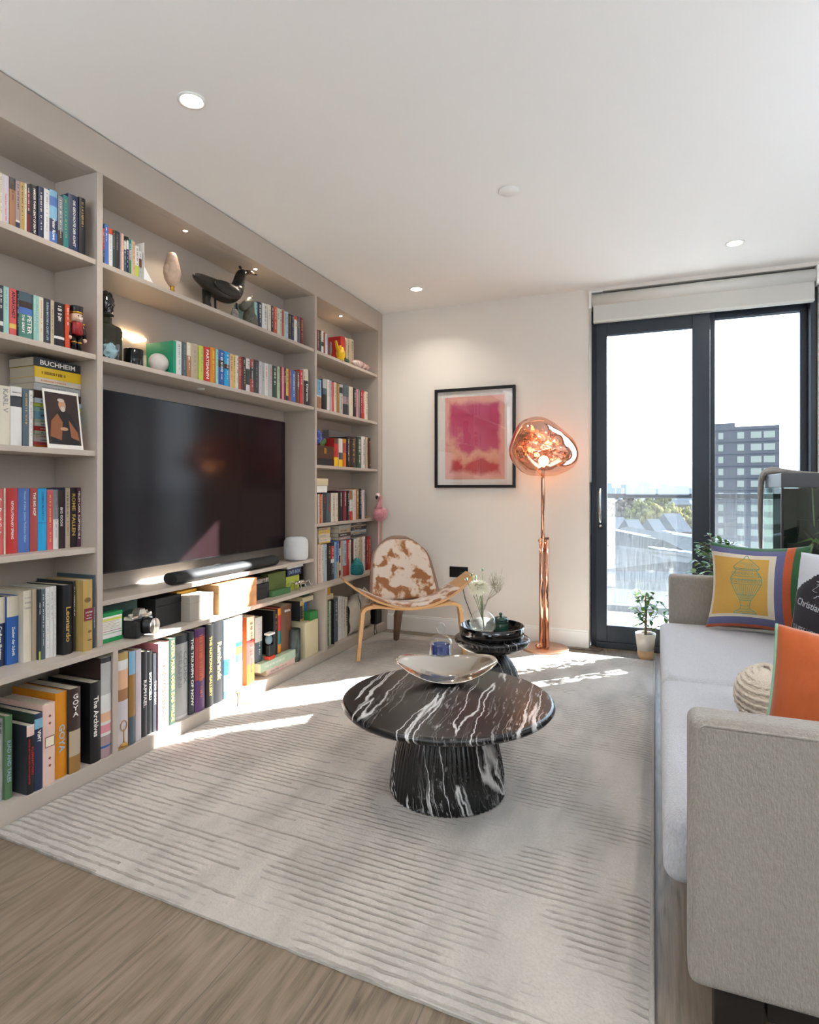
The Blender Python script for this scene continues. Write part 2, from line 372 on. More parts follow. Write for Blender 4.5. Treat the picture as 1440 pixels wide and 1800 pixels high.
bpart('end_panel', BX, UX, 4.455, WY - .003, .508, 2.595); bpart('end_panel', BX, LWX, 4.475, WY - .003, .07, .487)
for z in (2.083, 1.697, 1.306, .914): bpart('shelf', BX, UX - .008, .022, 1.787, z - .022, z)
for z in (2.083, 1.697, .690): bpart('shelf', BX, UX - .008, 1.814, 3.472, z - .021, z)
for z in (2.083, 1.697, 1.314, .918): bpart('shelf', BX, UX - .008, 3.497, 4.455, z - .021, z)
for (x, y) in [(-2.172, 2.359), (-2.172, 2.925), (-2.172, 3.956), (-2.172, 1.2)]:
    b = MB().lathe([(.014, 2.438), (.014, 2.4355), (.010, 2.435)], 20, 0, Matrix.Translation((x - UX, y - 1.8, 0)))
    b.lathe([(.0001, 2.4348), (.0098, 2.4349)], 20, 1, Matrix.Translation((x - UX, y - 1.8, 0)))
    b.build('shelf_spotlight', [m_steel, m_emit], bc)
    d = bpy.data.lights.new('shelf_lamp', 'SPOT'); d.energy = 1.2; d.spot_size = radians(120); d.spot_blend = .6; d.color = (1, .84, .66); d.shadow_soft_size = .012
    o = bpy.data.objects.new('shelf_lamp', d); C.objects.link(o); o.parent = bc; o.location = (x - UX, y - 1.8, 2.43)
b = MB().lathe([(.02, 1.676), (.02, 1.671), (.012, 1.67)], 20, 0, Matrix.Translation((-2.2 - UX, 2.5 - 1.8, 0))); b.build('shelf_spotlight', m_white, bc)
# ================================================================ books
PAL = {'white': '#dcdad6', 'cream': '#d8cfbb', 'lilac-white': '#cfc6cc', 'pale grey': '#b4b4b2', 'grey': '#7e8084', 'slate': '#4c5c66', 'charcoal': '#33373c', 'black': '#1b1b1d',
       'dark brown': '#3b2b26', 'brown': '#6b4730', 'tan': '#a37450', 'beige': '#b9a88f', 'mauve': '#a58c8e', 'gold': '#b8995a', 'ochre': '#98723a', 'yellow': '#dcb95a', 'bright yellow': '#eac223',
       'lime': '#bcc94f', 'pale green': '#b9cdb2', 'green': '#557a54', 'dark green': '#33453a', 'mint': '#9cc8be', 'teal': '#2c7a78', 'deep teal': '#4d8476', 'emerald': '#14936f', 'cyan': '#1aa0d8', 'sky blue': '#7fb0cc',
       'blue': '#2c5fa8', 'mid blue': '#4c70b4', 'navy': '#26304f', 'purple': '#583066', 'plum': '#542a3a', 'burgundy': '#7b2338', 'dark red': '#6e1c22', 'red': '#c0322f', 'coral': '#d2585a', 'brick': '#a94842',
       'orange': '#d8701f', 'peach': '#e0b08c', 'pink': '#dd8f9a', 'pale pink': '#e6c4b6', 'rust': '#b75428', 'amber': '#d8891c', 'pale blue': '#a9bccb', 'orange-red': '#cc4a24'}
def bm_(c):
    return mat('book_' + c.replace(' ', '_'), PAL[c], .42, var=.10, vscale=25, stretch=(1, 1, .3)) if c in PAL else mat('book_' + c, c, .42)
m_pages = mat('page_edges', '#d9cfba', .85, bump=.3, bscale=25, stretch=(40, 1, 1), var=.12, vscale=30)
INK = {'white': '#efece4', 'black': '#1c1c1e', 'gold': '#c7a455', 'red': '#c03028', 'grey': '#8b8b8b', 'orange': '#d87028', 'blue': '#2b4f90', 'yellow': '#e6d35a', 'pale blue': '#9fb8cf', 'brown': '#6a3c24', 'pink': '#d46a78'}
def ink(c): return mat('ink_' + c.replace(' ', '_'), INK[c], .5)
def lum(c):
    r = lin(PAL.get(c, '#888888')); return .3 * r[0] + .6 * r[1] + .1 * r[2]
def ticks(mb, rnd, x, w, z0, z1, m, hgt):
    """illegible small lettering: short strokes running down the spine"""
    z = z1
    while z > z0:
        l = rnd.uniform(.002, .006); hh = hgt * rnd.choice((1, 1, .7, .8))
        if rnd.random() < .82:
            mb.quad((x, w - hh / 2, z - l * .55), (x, w + hh / 2, z - l * .55), (x, w + hh / 2, z), (x, w - hh / 2, z), m)
        z -= l * 1.05 + (.004 if rnd.random() < .2 else 0)
BOOKS = []
def book(shelf, X, Y0, Y1, z0, h, col, title=None, tc=None, bands=None, depth=.15, parts=True, look=None, upright=None, tfrac=(.12, .88), side=None, lean=0.0, glyph=True):
    wd = max(.006, Y1 - Y0) - .0006; hb = wd > .022; rnd = random.Random(int(Y0 * 9173) + int(z0 * 311))
    tc = tc or ('black' if lum(col) > .25 else rnd.choice(('white', 'white', 'gold')))
    cover = MB(); mats = [bm_(col)]; nb = 5 if hb else 3
    bl = (.10 if hb else .04) * wd
    zs = [(0, 1, 0)]
    if bands:
        zs = []
        for a, bb, cc in bands:
            m = bm_(cc)
            if m not in mats: mats.append(m)
            zs.append((a, bb, mats.index(m)))
    for a, bb, mi in zs:
        vs = []; fs = []
        for i in range(nb + 1):
            y = -wd / 2 + wd * i / nb; x = -bl * (2 * y / wd) ** 2
            vs += [(x, y, a * h), (x, y, bb * h)]
        for i in range(nb): fs.append((2 * i, 2 * i + 2, 2 * i + 3, 2 * i + 1))
        cover.add(vs, fs, mi, True)
    t = min(.0022, wd * .18) if hb else min(.0008, wd * .1); si = 0
    if side:
        m = bm_(side)
        if m not in mats: mats.append(m)
        si = mats.index(m)
    cover.box(-depth, -bl, -wd / 2, -wd / 2 + t, 0, h, si); cover.box(-depth, -bl, wd / 2 - t, wd / 2, 0, h, 0)
    if not hb: cover.box(-.0015, -.001, -wd / 2 + t, wd / 2 - t, 0.0005, h - .0005)
    ins = .003 if hb else .0004
    pg = MB().box(-depth + ins, -bl - .001, -wd / 2 + t + .0002, wd / 2 - t - .0002, ins, h - ins, 0)
    tx = MB()
    if title and upright:
        for k, line in enumerate(title.split('|')):
            put_text(tx, line, (.0006, 0, h * (upright - .07 * k)), (0, 1, 0), (0, 0, 1), wd * .8, h * .055)
    elif title:
        ls = title.split('|'); n = len(ls)
        for k, line in enumerate(ls):
            off = (0 if n == 1 else (.22 - .44 * k / (n - 1))) * wd
            put_text(tx, line, (.0006, off, h * (tfrac[0] + tfrac[1]) / 2), (0, 0, -1), (0, 1, 0), h * (tfrac[1] - tfrac[0]), wd * (.5 if n == 1 else .3))
    elif glyph:
        a = rnd.uniform(.35, .6)
        ticks(tx, rnd, .0006, rnd.uniform(-.08, .08) * wd, h * a, h * .92, 0, wd * rnd.uniform(.22, .4))
        if rnd.random() < .7: ticks(tx, rnd, .0006, 0, h * rnd.uniform(.14, .2), h * (a - .06), 0, wd * .2)
    yc = (Y0 + Y1) / 2
    if parts:
        r = bpy.data.objects.new('book', None); C.objects.link(r); r.empty_display_size = .03
        cover.build('cover', mats, r); pg.build('page_block', m_pages, r)
        if tx.f: tx.build('spine_lettering', ink(tc), r)
    else:
        n = len(mats); cover.add(pg.v, pg.f, n)
        if tx.f: cover.add(tx.v, tx.f, n + 1)
        r = cover.build('book', mats + [m_pages, ink(tc)])
    r.location = (X, yc, z0 + .0003)
    if lean: r.rotation_euler[0] = lean
    r['category'] = 'book'; r['group'] = 'books standing on ' + shelf
    BOOKS.append((r, shelf, col, look, title, wd, h))
    return r
def row(shelf, z0, X, ox, oy, s, items, depth=.15, parts=True, X_from_vb=False, last=None):
    """items: (x0, x1, ytop, colour, title, ink, extra) in a crop with origin ox, oy and scale s"""
    for it in items:
        x0, x1, yt, col = it[:4]; title = it[4] if len(it) > 4 else None; tc = it[5] if len(it) > 5 else None
        ex = dict(it[6]) if len(it) > 6 else {}
        vb = ex.pop('vb', None); vx = ex.pop('vx', None); dp = ex.pop('d', depth)
        u0, u1 = ox + x0 / s, ox + x1 / s; um = (u0 + u1) / 2
        Xs = X
        if vb is not None:
            gx, gy = onZ(ox + (vx if vx else (x0 + x1) / 2) / s, oy + vb / s, z0); Xs = min(gx, LWX - .004 if z0 < .6 else UX - .012)
            Xs = max(Xs, BX + .10)
        Y0 = onX(u0, 800, Xs)[0]; Y1 = onX(u1, 800, Xs)[0]; h = onX(um, oy + yt / s, Xs)[1] - z0
        lo, hi, top = LIM(shelf); Y0, Y1 = max(Y0, lo), min(Y1, hi); h = min(h, top - z0 - .003)
        if last and row.last.get(shelf): Y0 = max(Y0, row.last[shelf])
        dp = min(dp, Xs - BX - .004)
        if Y1 - Y0 < .004: continue
        book(shelf, Xs, Y0, Y1, z0, max(.05, h), col, title, tc, depth=dp, parts=parts, **ex)
        row.last[shelf] = Y1
row.last = {}
def LIM(sh):
    top = {'A': 9}
    if sh.startswith('the left column'):
        if 'bottom' in sh: return .03, 1.817, .486
        return .03, 1.785, {'top': 2.43, 'seco': 2.06, 'midd': 1.674, 'four': 1.283}[sh.split("'s ")[1][:4].strip()]
    if sh.startswith('the left end'): return .03, 1.785, .89
    if sh.startswith('the long bottom') or sh.startswith('the stack'): return 1.847, 3.517, .486
    if sh.startswith('the far column'):
        if 'bottom' in sh: return 3.552, 4.47, .486
        return 3.499, 4.35, {'top': 2.43, 'seco': 2.06, 'thir': 1.675, 'four': 1.292}[sh.split("'s ")[1][:4].strip()]
    if sh.startswith('the far end'): return 3.499, 4.45, .896
    return 1.816, 3.47, 2.43 if 'top' in sh else 2.06
A = "the left column's top shelf"
row(A, 2.083, -2.112, 0, 300, 10.58, [
 (-90, -5, 10, 'navy'), (-5, 45, 40, 'cream'), (45, 175, 85, 'lilac-white', 'There And I Cannot Win', 'pink', dict(tfrac=(.05, .62))), (177, 290, 130, 'tan', None, 'brown', dict(bands=[(0, .75, 'tan'), (.75, 1, 'charcoal')])),
 (292, 372, 190, 'mauve', None, None, dict(bands=[(0, .12, 'navy'), (.12, .16, 'white'), (.16, 1, 'mauve')])), (374, 458, 220, 'gold'), (459, 498, 240, 'cream'),
 (499, 568, 255, 'dark red', None, None, dict(bands=[(0, .38, 'dark red'), (.38, .44, 'black'), (.44, .86, 'dark red'), (.86, 1, 'black')])), (569, 713, 275, 'black', 'HARDER THINK LEAST OF DEATH', 'white', dict(tfrac=(.03, .93))),
 (715, 818, 305, 'navy'), (820, 922, 345, 'white', None, 'grey')], last=True)
row(A, 2.083, -2.114, 0, 280, 5, [
 (438, 508, 275, 'blue', 'Peter Rowe', 'white', dict(bands=[(0, .2, 'mid blue'), (.2, .45, 'navy'), (.45, .7, 'sky blue'), (.7, .88, 'mid blue'), (.88, 1, 'sky blue')], tfrac=(.05, .45))),
 (511, 556, 325, 'grey', None, None, dict(bands=[(0, .3, 'dark brown'), (.3, 1, 'grey')])), (558, 603, 320, 'teal'), (605, 698, 318, 'navy', 'DIE GESCHICHTE DER KUNST', 'white', dict(tfrac=(.08, .9))), (700, 754, 340, 'black', None, 'gold')], last=True)
A = "the left column's second shelf"
row(A, 1.697, -2.112, 0, 490, 12, [
 (-110, -35, 110, 'pale grey'), (-33, 75, 135, 'charcoal', None, 'white', dict(bands=[(0, .14, 'charcoal'), (.14, .23, 'white'), (.23, 1, 'charcoal')])), (77, 192, 170, 'mint', None, 'grey'), (205, 360, 215, 'coral', 'ANARCHIST', 'black', dict(bands=[(0, .14, 'coral'), (.14, .24, 'yellow'), (.24, 1, 'coral')], tfrac=(.35, .95))), (361, 398, 248, 'black'),
 (400, 708, 295, 'deep teal', 'PETER|THE GREAT', 'white', dict(bands=[(0, .52, 'deep teal'), (.52, .66, 'mid blue'), (.66, .8, 'dark brown'), (.8, 1, 'slate')], tfrac=(.1, .5))), (712, 760, 350, 'mint', None, 'white'), (762, 818, 365, 'mint', None, 'blue'),
 (822, 918, 390, 'cream', None, 'orange'), (925, 1068, 425, 'charcoal', 'SUSAN MOORE A QUIET LIFE', 'pale blue', dict(tfrac=(.06, .92))), (1070, 1145, 458, 'beige', None, 'brown')], last=True)
row(A, 1.697, -2.112, 0, 370, 7.2, [(690, 826, 1170, 'black', None, 'white', dict(bands=[(0, .16, 'black'), (.16, .22, 'white'), (.22, 1, 'black')])), (828, 883, 1192, 'orange-red')], last=True)
row(A, 1.697, -2.18, 0, 370, 7.2, [(870, 980, 1210, 'red', None, None, dict(glyph=False, d=.12))], last=True)
A = "the left column's middle shelf"
row(A, 1.306, -2.125, 0, 600, 4.5, [(-95, 2, 350, 'black'), (4, 84, 354, 'cream', 'KARL V', 'grey', dict(tfrac=(.55, .95))), (87, 179, 360, 'white', 'REMBRANDT|WERKEN', 'black', dict(tfrac=(.1, .9), bands=[(0, .66, 'white'), (.66, .84, 'charcoal'), (.84, 1, 'white')], upright=.9)),
 (181, 229, 377, 'slate', None, 'gold'), (231, 260, 388, 'white')], last=True)
A = "the left column's fourth shelf"
row(A, .914, -2.19, 0, 840, 8.47, [(-80, 58, 160, 'coral', 'Sex Death Gods', 'white', dict(tfrac=(.3, .85))), (60, 84, 155, 'cream'), (86, 277, 152, 'red', 'REVOLUTIONARY SPRING', 'white', dict(tfrac=(.22, .8))),
 (279, 454, 155, 'mid blue', 'House of Lilies  Justine Firnhaber-Baker', 'pale blue', dict(tfrac=(.15, .95))), (456, 569, 152, 'brick', 'THE BIG HOP', 'white', dict(tfrac=(.56, .93))), (572, 704, 158, 'cyan', 'CORMAC McCARTHY', 'blue', dict(tfrac=(.48, .95), bands=[(0, .44, 'cyan'), (.44, .45, 'blue'), (.45, 1, 'cyan')])),
 (706, 794, 185, 'coral', None, 'yellow'), (796, 878, 175, 'white', None, 'grey', dict(bands=[(0, .5, 'white'), (.5, 1, 'grey')])), (881, 950, 180, 'dark brown', 'BIG GODS', 'white', dict(tfrac=(.38, .7))), (951, 974, 150, 'navy', None, None, dict(glyph=False)), (976, 1044, 150, 'beige'),
 (1046, 1149, 148, 'black', 'ROME  FALLEN', 'gold', dict(tfrac=(.2, .9))), (1151, 1270, 145, 'plum', 'HELEN CARR  SCEPTRED ISLE', 'white', dict(tfrac=(.12, .95)))], last=True)
A = "the left end of the long counter"
row(A, .508, -2.15, 0, 980, 7.2, [(-170, -78, 520, 'white', None, None, dict(vb=1420)), (-76, 75, 505, 'navy', 'Codices illustres', 'white', dict(vb=1385, bands=[(0, .62, 'navy'), (.62, 1, 'cream')], tfrac=(.1, .58))), (80, 244, 492, 'blue', 'Zauber der Schrift', 'white', dict(vb=1350, bands=[(0, .7, 'blue'), (.7, 1, 'cream')], tfrac=(.12, .55))),
 (247, 403, 425, 'cream', 'Das Buch|vom|Lesen', 'grey', dict(vb=1330, upright=.9)), (405, 463, 402, 'beige', None, None, dict(vb=1305, glyph=False)), (465, 518, 405, 'charcoal', 'STREET WORK', 'white', dict(vb=1302, tfrac=(.5, .95), bands=[(0, .12, 'lime'), (.12, 1, 'charcoal')])), (520, 574, 400, 'slate', None, None, dict(vb=1290)),
 (577, 630, 378, 'white', None, 'grey', dict(vb=1275)), (632, 679, 368, 'white', None, 'grey', dict(vb=1262)), (681, 714, 362, 'white', None, 'grey', dict(vb=1250)),
 (805, 925, 345, 'black', 'Leonardo', 'gold', dict(vb=1225, tfrac=(.18, .68))), (927, 955, 300, 'charcoal', None, 'white', dict(vb=1190)), ], depth=.21, last=True)
row(A, .508, -2.15, 0, 980, 7.2, [(1060, 1180, 285, 'gold', None, None, dict(vb=1180, glyph=False, side='gold')), (1182, 1300, 215, 'slate', 'La Grande Chronologie de l\'art', 'white', dict(vb=1122, vx=1270, tfrac=(.08, .75)))], depth=.21, last=True)
A = "the left column's bottom shelf"
row(A, .07, -2.12, 0, 1180, 6.923, [(-160, -62, 560, 'charcoal', None, None, dict(vb=1640)), (-60, 40, 590, 'pale grey', 'THE', 'black', dict(vb=1590, tfrac=(.82, .97))), (60, 155, 540, 'green', 'ILIAD AND TALES', 'pale blue', dict(vb=1555, tfrac=(.2, .7))),
 (330, 424, 655, 'black', 'KLEMANTASKI|MASTER MOTORSPORTS PHOTOGRAPHER', 'red', dict(vb=1555, vx=350, side='charcoal', tfrac=(.14, .8), bands=[(0, .84, 'black'), (.84, .98, 'pale pink'), (.98, 1, 'white')])),
 (426, 527, 510, 'navy', 'VIMY', 'white', dict(vb=1510, tfrac=(.62, .78), side='dark green', bands=[(0, .8, 'navy'), (.8, .93, 'sky blue'), (.93, 1, 'navy')])),
 (529, 680, 395, 'pale pink', None, 'brown', dict(vb=1425, glyph=False)), (682, 824, 255, 'amber', 'GOYA', 'pale blue', dict(vb=1315, vx=700, tfrac=(.3, .62)))], depth=.24, last=True)
row(A, .07, -2.12, 0, 1150, 5.457, [(665, 780, 325, 'dark brown', 'G|O|Y|A', 'white', dict(vb=1140, upright=.9, side='charcoal', bands=[(0, .2, 'ochre'), (.2, .5, 'beige'), (.5, 1, 'dark brown')])), (872, 972, 265, 'black', 'The Archives', 'white', dict(vb=1118, vx=900, tfrac=(.32, .82))),
 (974, 1082, 30, 'pale grey', None, None, dict(vb=1015, glyph=False, side='dark brown', bands=[(0, .1, 'mauve'), (.1, .12, 'blue'), (.12, .22, 'mauve'), (.22, .25, 'white'), (.25, .33, 'pink'), (.33, .36, 'white'), (.36, .45, 'peach'), (.45, .63, 'white'), (.63, .95, 'pale grey'), (.95, 1, 'charcoal')]))], depth=.24, last=True)
A = "the long bottom shelf under the television"
row(A, .07, -2.08, 170, 1080, 5.333, [
 (195, 303, 358, 'white', None, None, dict(vb=1262, glyph=False, bands=[(0, .04, 'gold'), (.04, .5, 'lilac-white'), (.5, .62, 'tan'), (.62, .82, 'peach'), (.82, .92, 'white'), (.92, 1, 'gold')])),
 (307, 368, 345, 'ochre', None, None, dict(vb=1225, glyph=False, bands=[(0, .3, 'slate'), (.3, .75, 'ochre'), (.75, 1, 'sky blue')])), (370, 422, 330, 'lilac-white', None, None, dict(vb=1185, glyph=False)),
 (425, 480, 345, 'charcoal', 'RAPHAEL', 'white', dict(vb=1145, tfrac=(.34, .66))), (482, 525, 345, 'black', 'BOTTICELLI', 'white', dict(vb=1118, tfrac=(.2, .95))), (527, 568, 365, 'charcoal', 'TOO SOON', 'grey', dict(vb=1100, tfrac=(.35, .65))),
 (570, 684, 268, 'pink', 'The NEW KREUTERBUCH', 'brown', dict(vb=1075, tfrac=(.1, .82))), (686, 744, 222, 'dark green', 'KATER MURR ODER DAS WILDE', 'gold', dict(vb=1032, tfrac=(.04, .97))), (747, 864, 192, 'pale grey', 'CODEX|SERAFINI', 'grey', dict(vb=975, tfrac=(.3, .9), bands=[(0, .04, 'white'), (.04, .9, 'pale grey'), (.9, 1, 'charcoal')])),
 (866, 920, 165, 'charcoal', 'THE TRIUMPH OF NOW', 'white', dict(vb=938, tfrac=(.1, .92))), (922, 1028, 132, 'purple', None, 'orange', dict(vb=905, bands=[(0, .38, 'purple'), (.38, .9, 'brick'), (.9, 1, 'purple')])),
 (1030, 1104, 92, 'black', 'THE NATIONAL GALLERY', 'gold', dict(vb=872, tfrac=(.12, .85))), (1107, 1194, 62, 'black', 'Rembrandt', 'gold', dict(vb=830, tfrac=(.28, .74)))], depth=.24, last=True)
row(A, .07, -2.08, 170, 1080, 5.333, [
 (1197, 1250, 52, 'sky blue', None, None, dict(vb=792, bands=[(0, .1, 'slate'), (.1, .3, 'sky blue'), (.3, .5, 'blue'), (.5, .7, 'pale blue'), (.7, 1, 'sky blue')])), (1252, 1308, 35, 'pale grey', None, None, dict(vb=768)), (1312, 1372, 12, 'cream', None, None, dict(vb=735, glyph=False, bands=[(0, .18, 'peach'), (.18, .4, 'cream'), (.4, .5, 'slate'), (.5, .6, 'ochre'), (.6, .66, 'teal'), (.66, 1, 'white')]))], depth=.24, last=True)
row(A, .07, -2.08, 380, 930, 5.806, [(322, 400, 895, 'peach', None, None, dict(vb=1598, vx=330, side='rust', bands=[(0, .3, 'rust'), (.3, .66, 'brick'), (.66, 1, 'cream')]))], depth=.2, last=True)  # sunlit top and shadowed foot are painted as this spine's colour bands
A = "the stack of flat books under the television"
row(A, .155, -2.12, 380, 930, 5.806, [(405, 480, 900, 'slate', None, None, dict(bands=[(0, .45, 'slate'), (.45, 1, 'white')])), (590, 632, 830, 'black', None, 'gold'), (634, 668, 810, 'red', None, None, dict(glyph=False, bands=[(0, .2, 'amber'), (.2, .5, 'teal'), (.5, .85, 'red'), (.85, 1, 'amber')])), (670, 785, 775, 'brown', 'Biblia', 'white', dict(upright=.88))], depth=.2, last=True)  # white over slate on the first book paints its sunlit top and shade
row(A, .135, -2.13, 380, 930, 5.806, [(862, 906, 735, 'charcoal', None, 'gold', dict(bands=[(0, .2, 'ochre'), (.2, .25, 'black'), (.25, .38, 'ochre'), (.38, .45, 'black'), (.45, .6, 'gold'), (.6, .9, 'black'), (.9, 1, 'gold')]))], depth=.18, last=True)
# television column, above the television
A = "the television bay's top shelf, left group"
row(A, 2.083, -2.112, 175, 380, 13.85, [(86, 120, 300, 'red', None, None, dict(bands=[(0, .4, 'dark green'), (.4, 1, 'red')])), (122, 222, 205, 'mid blue', None, 'white'), (225, 322, 300, 'white', None, 'grey', dict(bands=[(0, .84, 'white'), (.84, 1, 'orange-red')])), (325, 374, 345, 'dark green', None, 'white'),
 (376, 500, 370, 'charcoal', None, 'grey'), (502, 534, 410, 'mauve'), (536, 594, 430, 'pale pink', None, 'red'), (596, 656, 490, 'slate', None, 'white', dict(bands=[(0, .62, 'slate'), (.62, .86, 'cream'), (.86, 1, 'black')])), (658, 712, 510, 'navy', None, 'white', dict(bands=[(0, .66, 'navy'), (.66, .9, 'white'), (.9, 1, 'black')])),
 (714, 778, 575, 'teal', None, None, dict(bands=[(0, .4, 'green'), (.4, .7, 'mauve'), (.7, 1, 'teal')])), (780, 806, 590, 'pale green'), (808, 868, 620, 'peach'), (870, 960, 730, 'white', None, None, dict(bands=[(.0, .36, 'lime'), (.36, 1, 'white')])), (962, 1030, 860, 'pale grey', None, None, dict(bands=[(0, .4, 'pale grey'), (.4, .72, 'brown'), (.72, 1, 'white')])), (1032, 1074, 880, 'pale grey')], parts=False, last=True)
A = "the television bay's top shelf, right group"
row(A, 2.083, -2.112, 260, 440, 4.8, [(905, 927, 440, 'mint'), (928, 967, 440, 'navy', None, 'white'), (969, 1014, 452, 'white'), (1016, 1044, 462, 'cream'), (1045, 1062, 470, 'charcoal'), (1063, 1091, 478, 'orange-red'), (1093, 1111, 490, 'cream'), (1112, 1134, 500, 'pale green'), (1135, 1150, 505, 'coral'), (1151, 1168, 515, 'mint'), (1169, 1186, 520, 'pale blue'),
 (1187, 1210, 540, 'black'), (1211, 1238, 548, 'navy'), (1239, 1264, 558, 'white', None, None, dict(bands=[(0, .86, 'white'), (.86, 1, 'orange-red')])), (1265, 1285, 562, 'slate'), (1286, 1315, 570, 'dark red')], parts=False, last=True)
A = "the shelf right above the television"
row(A, 1.697, -2.112, 260, 440, 4.8, [(215, 240, 765, 'emerald', None, None, dict(side='emerald', d=.17, glyph=False)), (242, 289, 768, 'white', None, 'grey'), (291, 329, 775, 'slate', None, 'grey'), (331, 368, 780, 'orange', None, 'white', dict(bands=[(0, .62, 'tan'), (.62, 1, 'cream')])), (370, 428, 790, 'beige', None, 'grey', dict(side='beige'))], parts=False, last=True)
row(A, 1.697, -2.112, 330, 590, 6.545, [(132, 188, 120, 'lime', None, 'grey'), (192, 264, 132, 'red', 'PARTISANIN', 'white', dict(tfrac=(.08, .92))), (266, 324, 140, 'amber', None, 'yellow'), (326, 354, 158, 'mint'), (357, 427, 168, 'blue', None, 'white', dict(bands=[(0, .5, 'blue'), (.5, .7, 'dark brown'), (.7, 1, 'blue')])), (429, 486, 188, 'cyan', None, 'white', dict(bands=[(0, .5, 'cyan'), (.5, .64, 'dark brown'), (.64, 1, 'cyan')])),
 (489, 519, 210, 'peach'), (521, 551, 222, 'yellow'), (553, 589, 230, 'white'), (591, 612, 242, 'rust'), (613, 632, 245, 'burgundy', None, 'orange'), (634, 674, 250, 'dark brown'), (677, 721, 265, 'white', None, None, dict(bands=[(0, .2, 'white'), (.2, .68, 'dark green'), (.68, 1, 'white')])), (723, 764, 275, 'brick', None, None, dict(bands=[(0, .4, 'brick'), (.4, .75, 'charcoal'), (.75, 1, 'brick')])),
 (766, 823, 282, 'charcoal', None, 'grey'), (825, 850, 298, 'lilac-white'), (852, 889, 312, 'pale grey'), (891, 932, 322, 'white', None, 'red'), (934, 978, 332, 'pale grey', None, 'red'), (981, 1034, 350, 'dark green', None, 'white'), (1036, 1065, 358, 'pale green'), (1067, 1086, 358, 'burgundy'), (1087, 1110, 362, 'pink', None, 'white'), (1111, 1134, 368, 'plum', None, 'white'),
 (1136, 1164, 382, 'yellow', None, None, dict(bands=[(0, .15, 'dark brown'), (.15, 1, 'yellow')])), (1166, 1194, 390, 'brick'), (1196, 1249, 402, 'mid blue'), (1251, 1291, 405, 'brown'), (1293, 1331, 395, 'red', None, 'white'), (1334, 1354, 385, 'white', None, None, dict(bands=[(0, .68, 'black'), (.68, 1, 'cream')])), (1355, 1395, 388, 'black', 'Darwin', 'white', dict(bands=[(0, .68, 'black'), (.68, 1, 'cream')], tfrac=(.1, .6)))], parts=False, last=True)
# far column
A = "the far column's top shelf"
row(A, 2.083, -2.115, 540, 540, 5.807, [(102, 124, 232, 'burgundy', None, 'white'), (125, 149, 238, 'dark green'), (150, 172, 245, 'white', None, None, dict(bands=[(0, .3, 'white'), (.3, .5, 'dark green'), (.5, 1, 'white')])), (174, 187, 258, 'brick'), (188, 203, 272, 'white'), (204, 214, 285, 'sky blue')], parts=False, last=True)
row(A, 2.083, -2.16, 540, 540, 5.807, [(352, 398, 305, 'red', None, None, dict(glyph=False)), (402, 440, 320, 'beige'), (442, 484, 330, 'beige', None, 'brown')], parts=False, last=True)
A = "the far column's second shelf"
row(A, 1.697, -2.115, 540, 540, 5.807, [(104, 154, 740, 'sky blue', None, None, dict(bands=[(0, .4, 'tan'), (.4, .46, 'white'), (.46, 1, 'sky blue')])), (165, 207, 735, 'charcoal', None, None, dict(glyph=False, bands=[(0, .5, 'black'), (.5, .7, 'slate'), (.7, 1, 'pale grey')])), (209, 234, 742, 'white', None, 'red'), (236, 254, 752, 'pale grey'), (256, 278, 765, 'coral'), (280, 303, 768, 'cream'), (305, 333, 780, 'ochre'),
 (336, 370, 792, 'pale grey', None, None, dict(bands=[(0, .7, 'pale grey'), (.7, .9, 'charcoal'), (.9, 1, 'pale grey')])), (373, 434, 792, 'mauve', None, None, dict(bands=[(0, .35, 'charcoal'), (.35, .6, 'mauve'), (.6, 1, 'slate')])), (436, 474, 815, 'cream', None, 'gold'), (476, 503, 828, 'black'), (505, 518, 835, 'pink'), (520, 543, 840, 'grey'), (545, 565, 848, 'burgundy'), (567, 590, 855, 'red'), (592, 625, 865, 'cream', None, 'black')], parts=False, last=True)
A = "the far column's third shelf"
row(A, 1.314, -2.115, 540, 540, 5.807, [(284, 328, 1340, 'red', None, None, dict(glyph=False, bands=[(0, .32, 'bright yellow'), (.32, .8, 'red'), (.8, 1, 'brown')])), (330, 370, 1342, 'white', None, None, dict(glyph=False, bands=[(0, .25, 'bright yellow'), (.25, .5, 'slate'), (.5, 1, 'white')])), (373, 403, 1345, 'orange', None, None, dict(glyph=False, bands=[(0, .5, 'orange'), (.5, .85, 'brick'), (.85, 1, 'amber')])),
 (405, 443, 1325, 'black'), (445, 510, 1325, 'dark brown', None, 'gold'), (512, 560, 1325, 'dark green', None, 'white'), (562, 601, 1322, 'white', 'THE EXHIBITION', 'black', dict(tfrac=(.12, .92))), (603, 624, 1330, 'beige')], parts=False, last=True)
row(A, 1.314, -2.115, 540, 540, 5.807, [(640, 676, 1340, 'brown', None, None, dict(glyph=False, lean=.03, bands=[(0, .1, 'dark brown'), (.1, .14, 'gold'), (.14, .86, 'brown'), (.86, .9, 'gold'), (.9, 1, 'dark brown')]))], parts=False, last=True)
A = "the far column's fourth shelf"
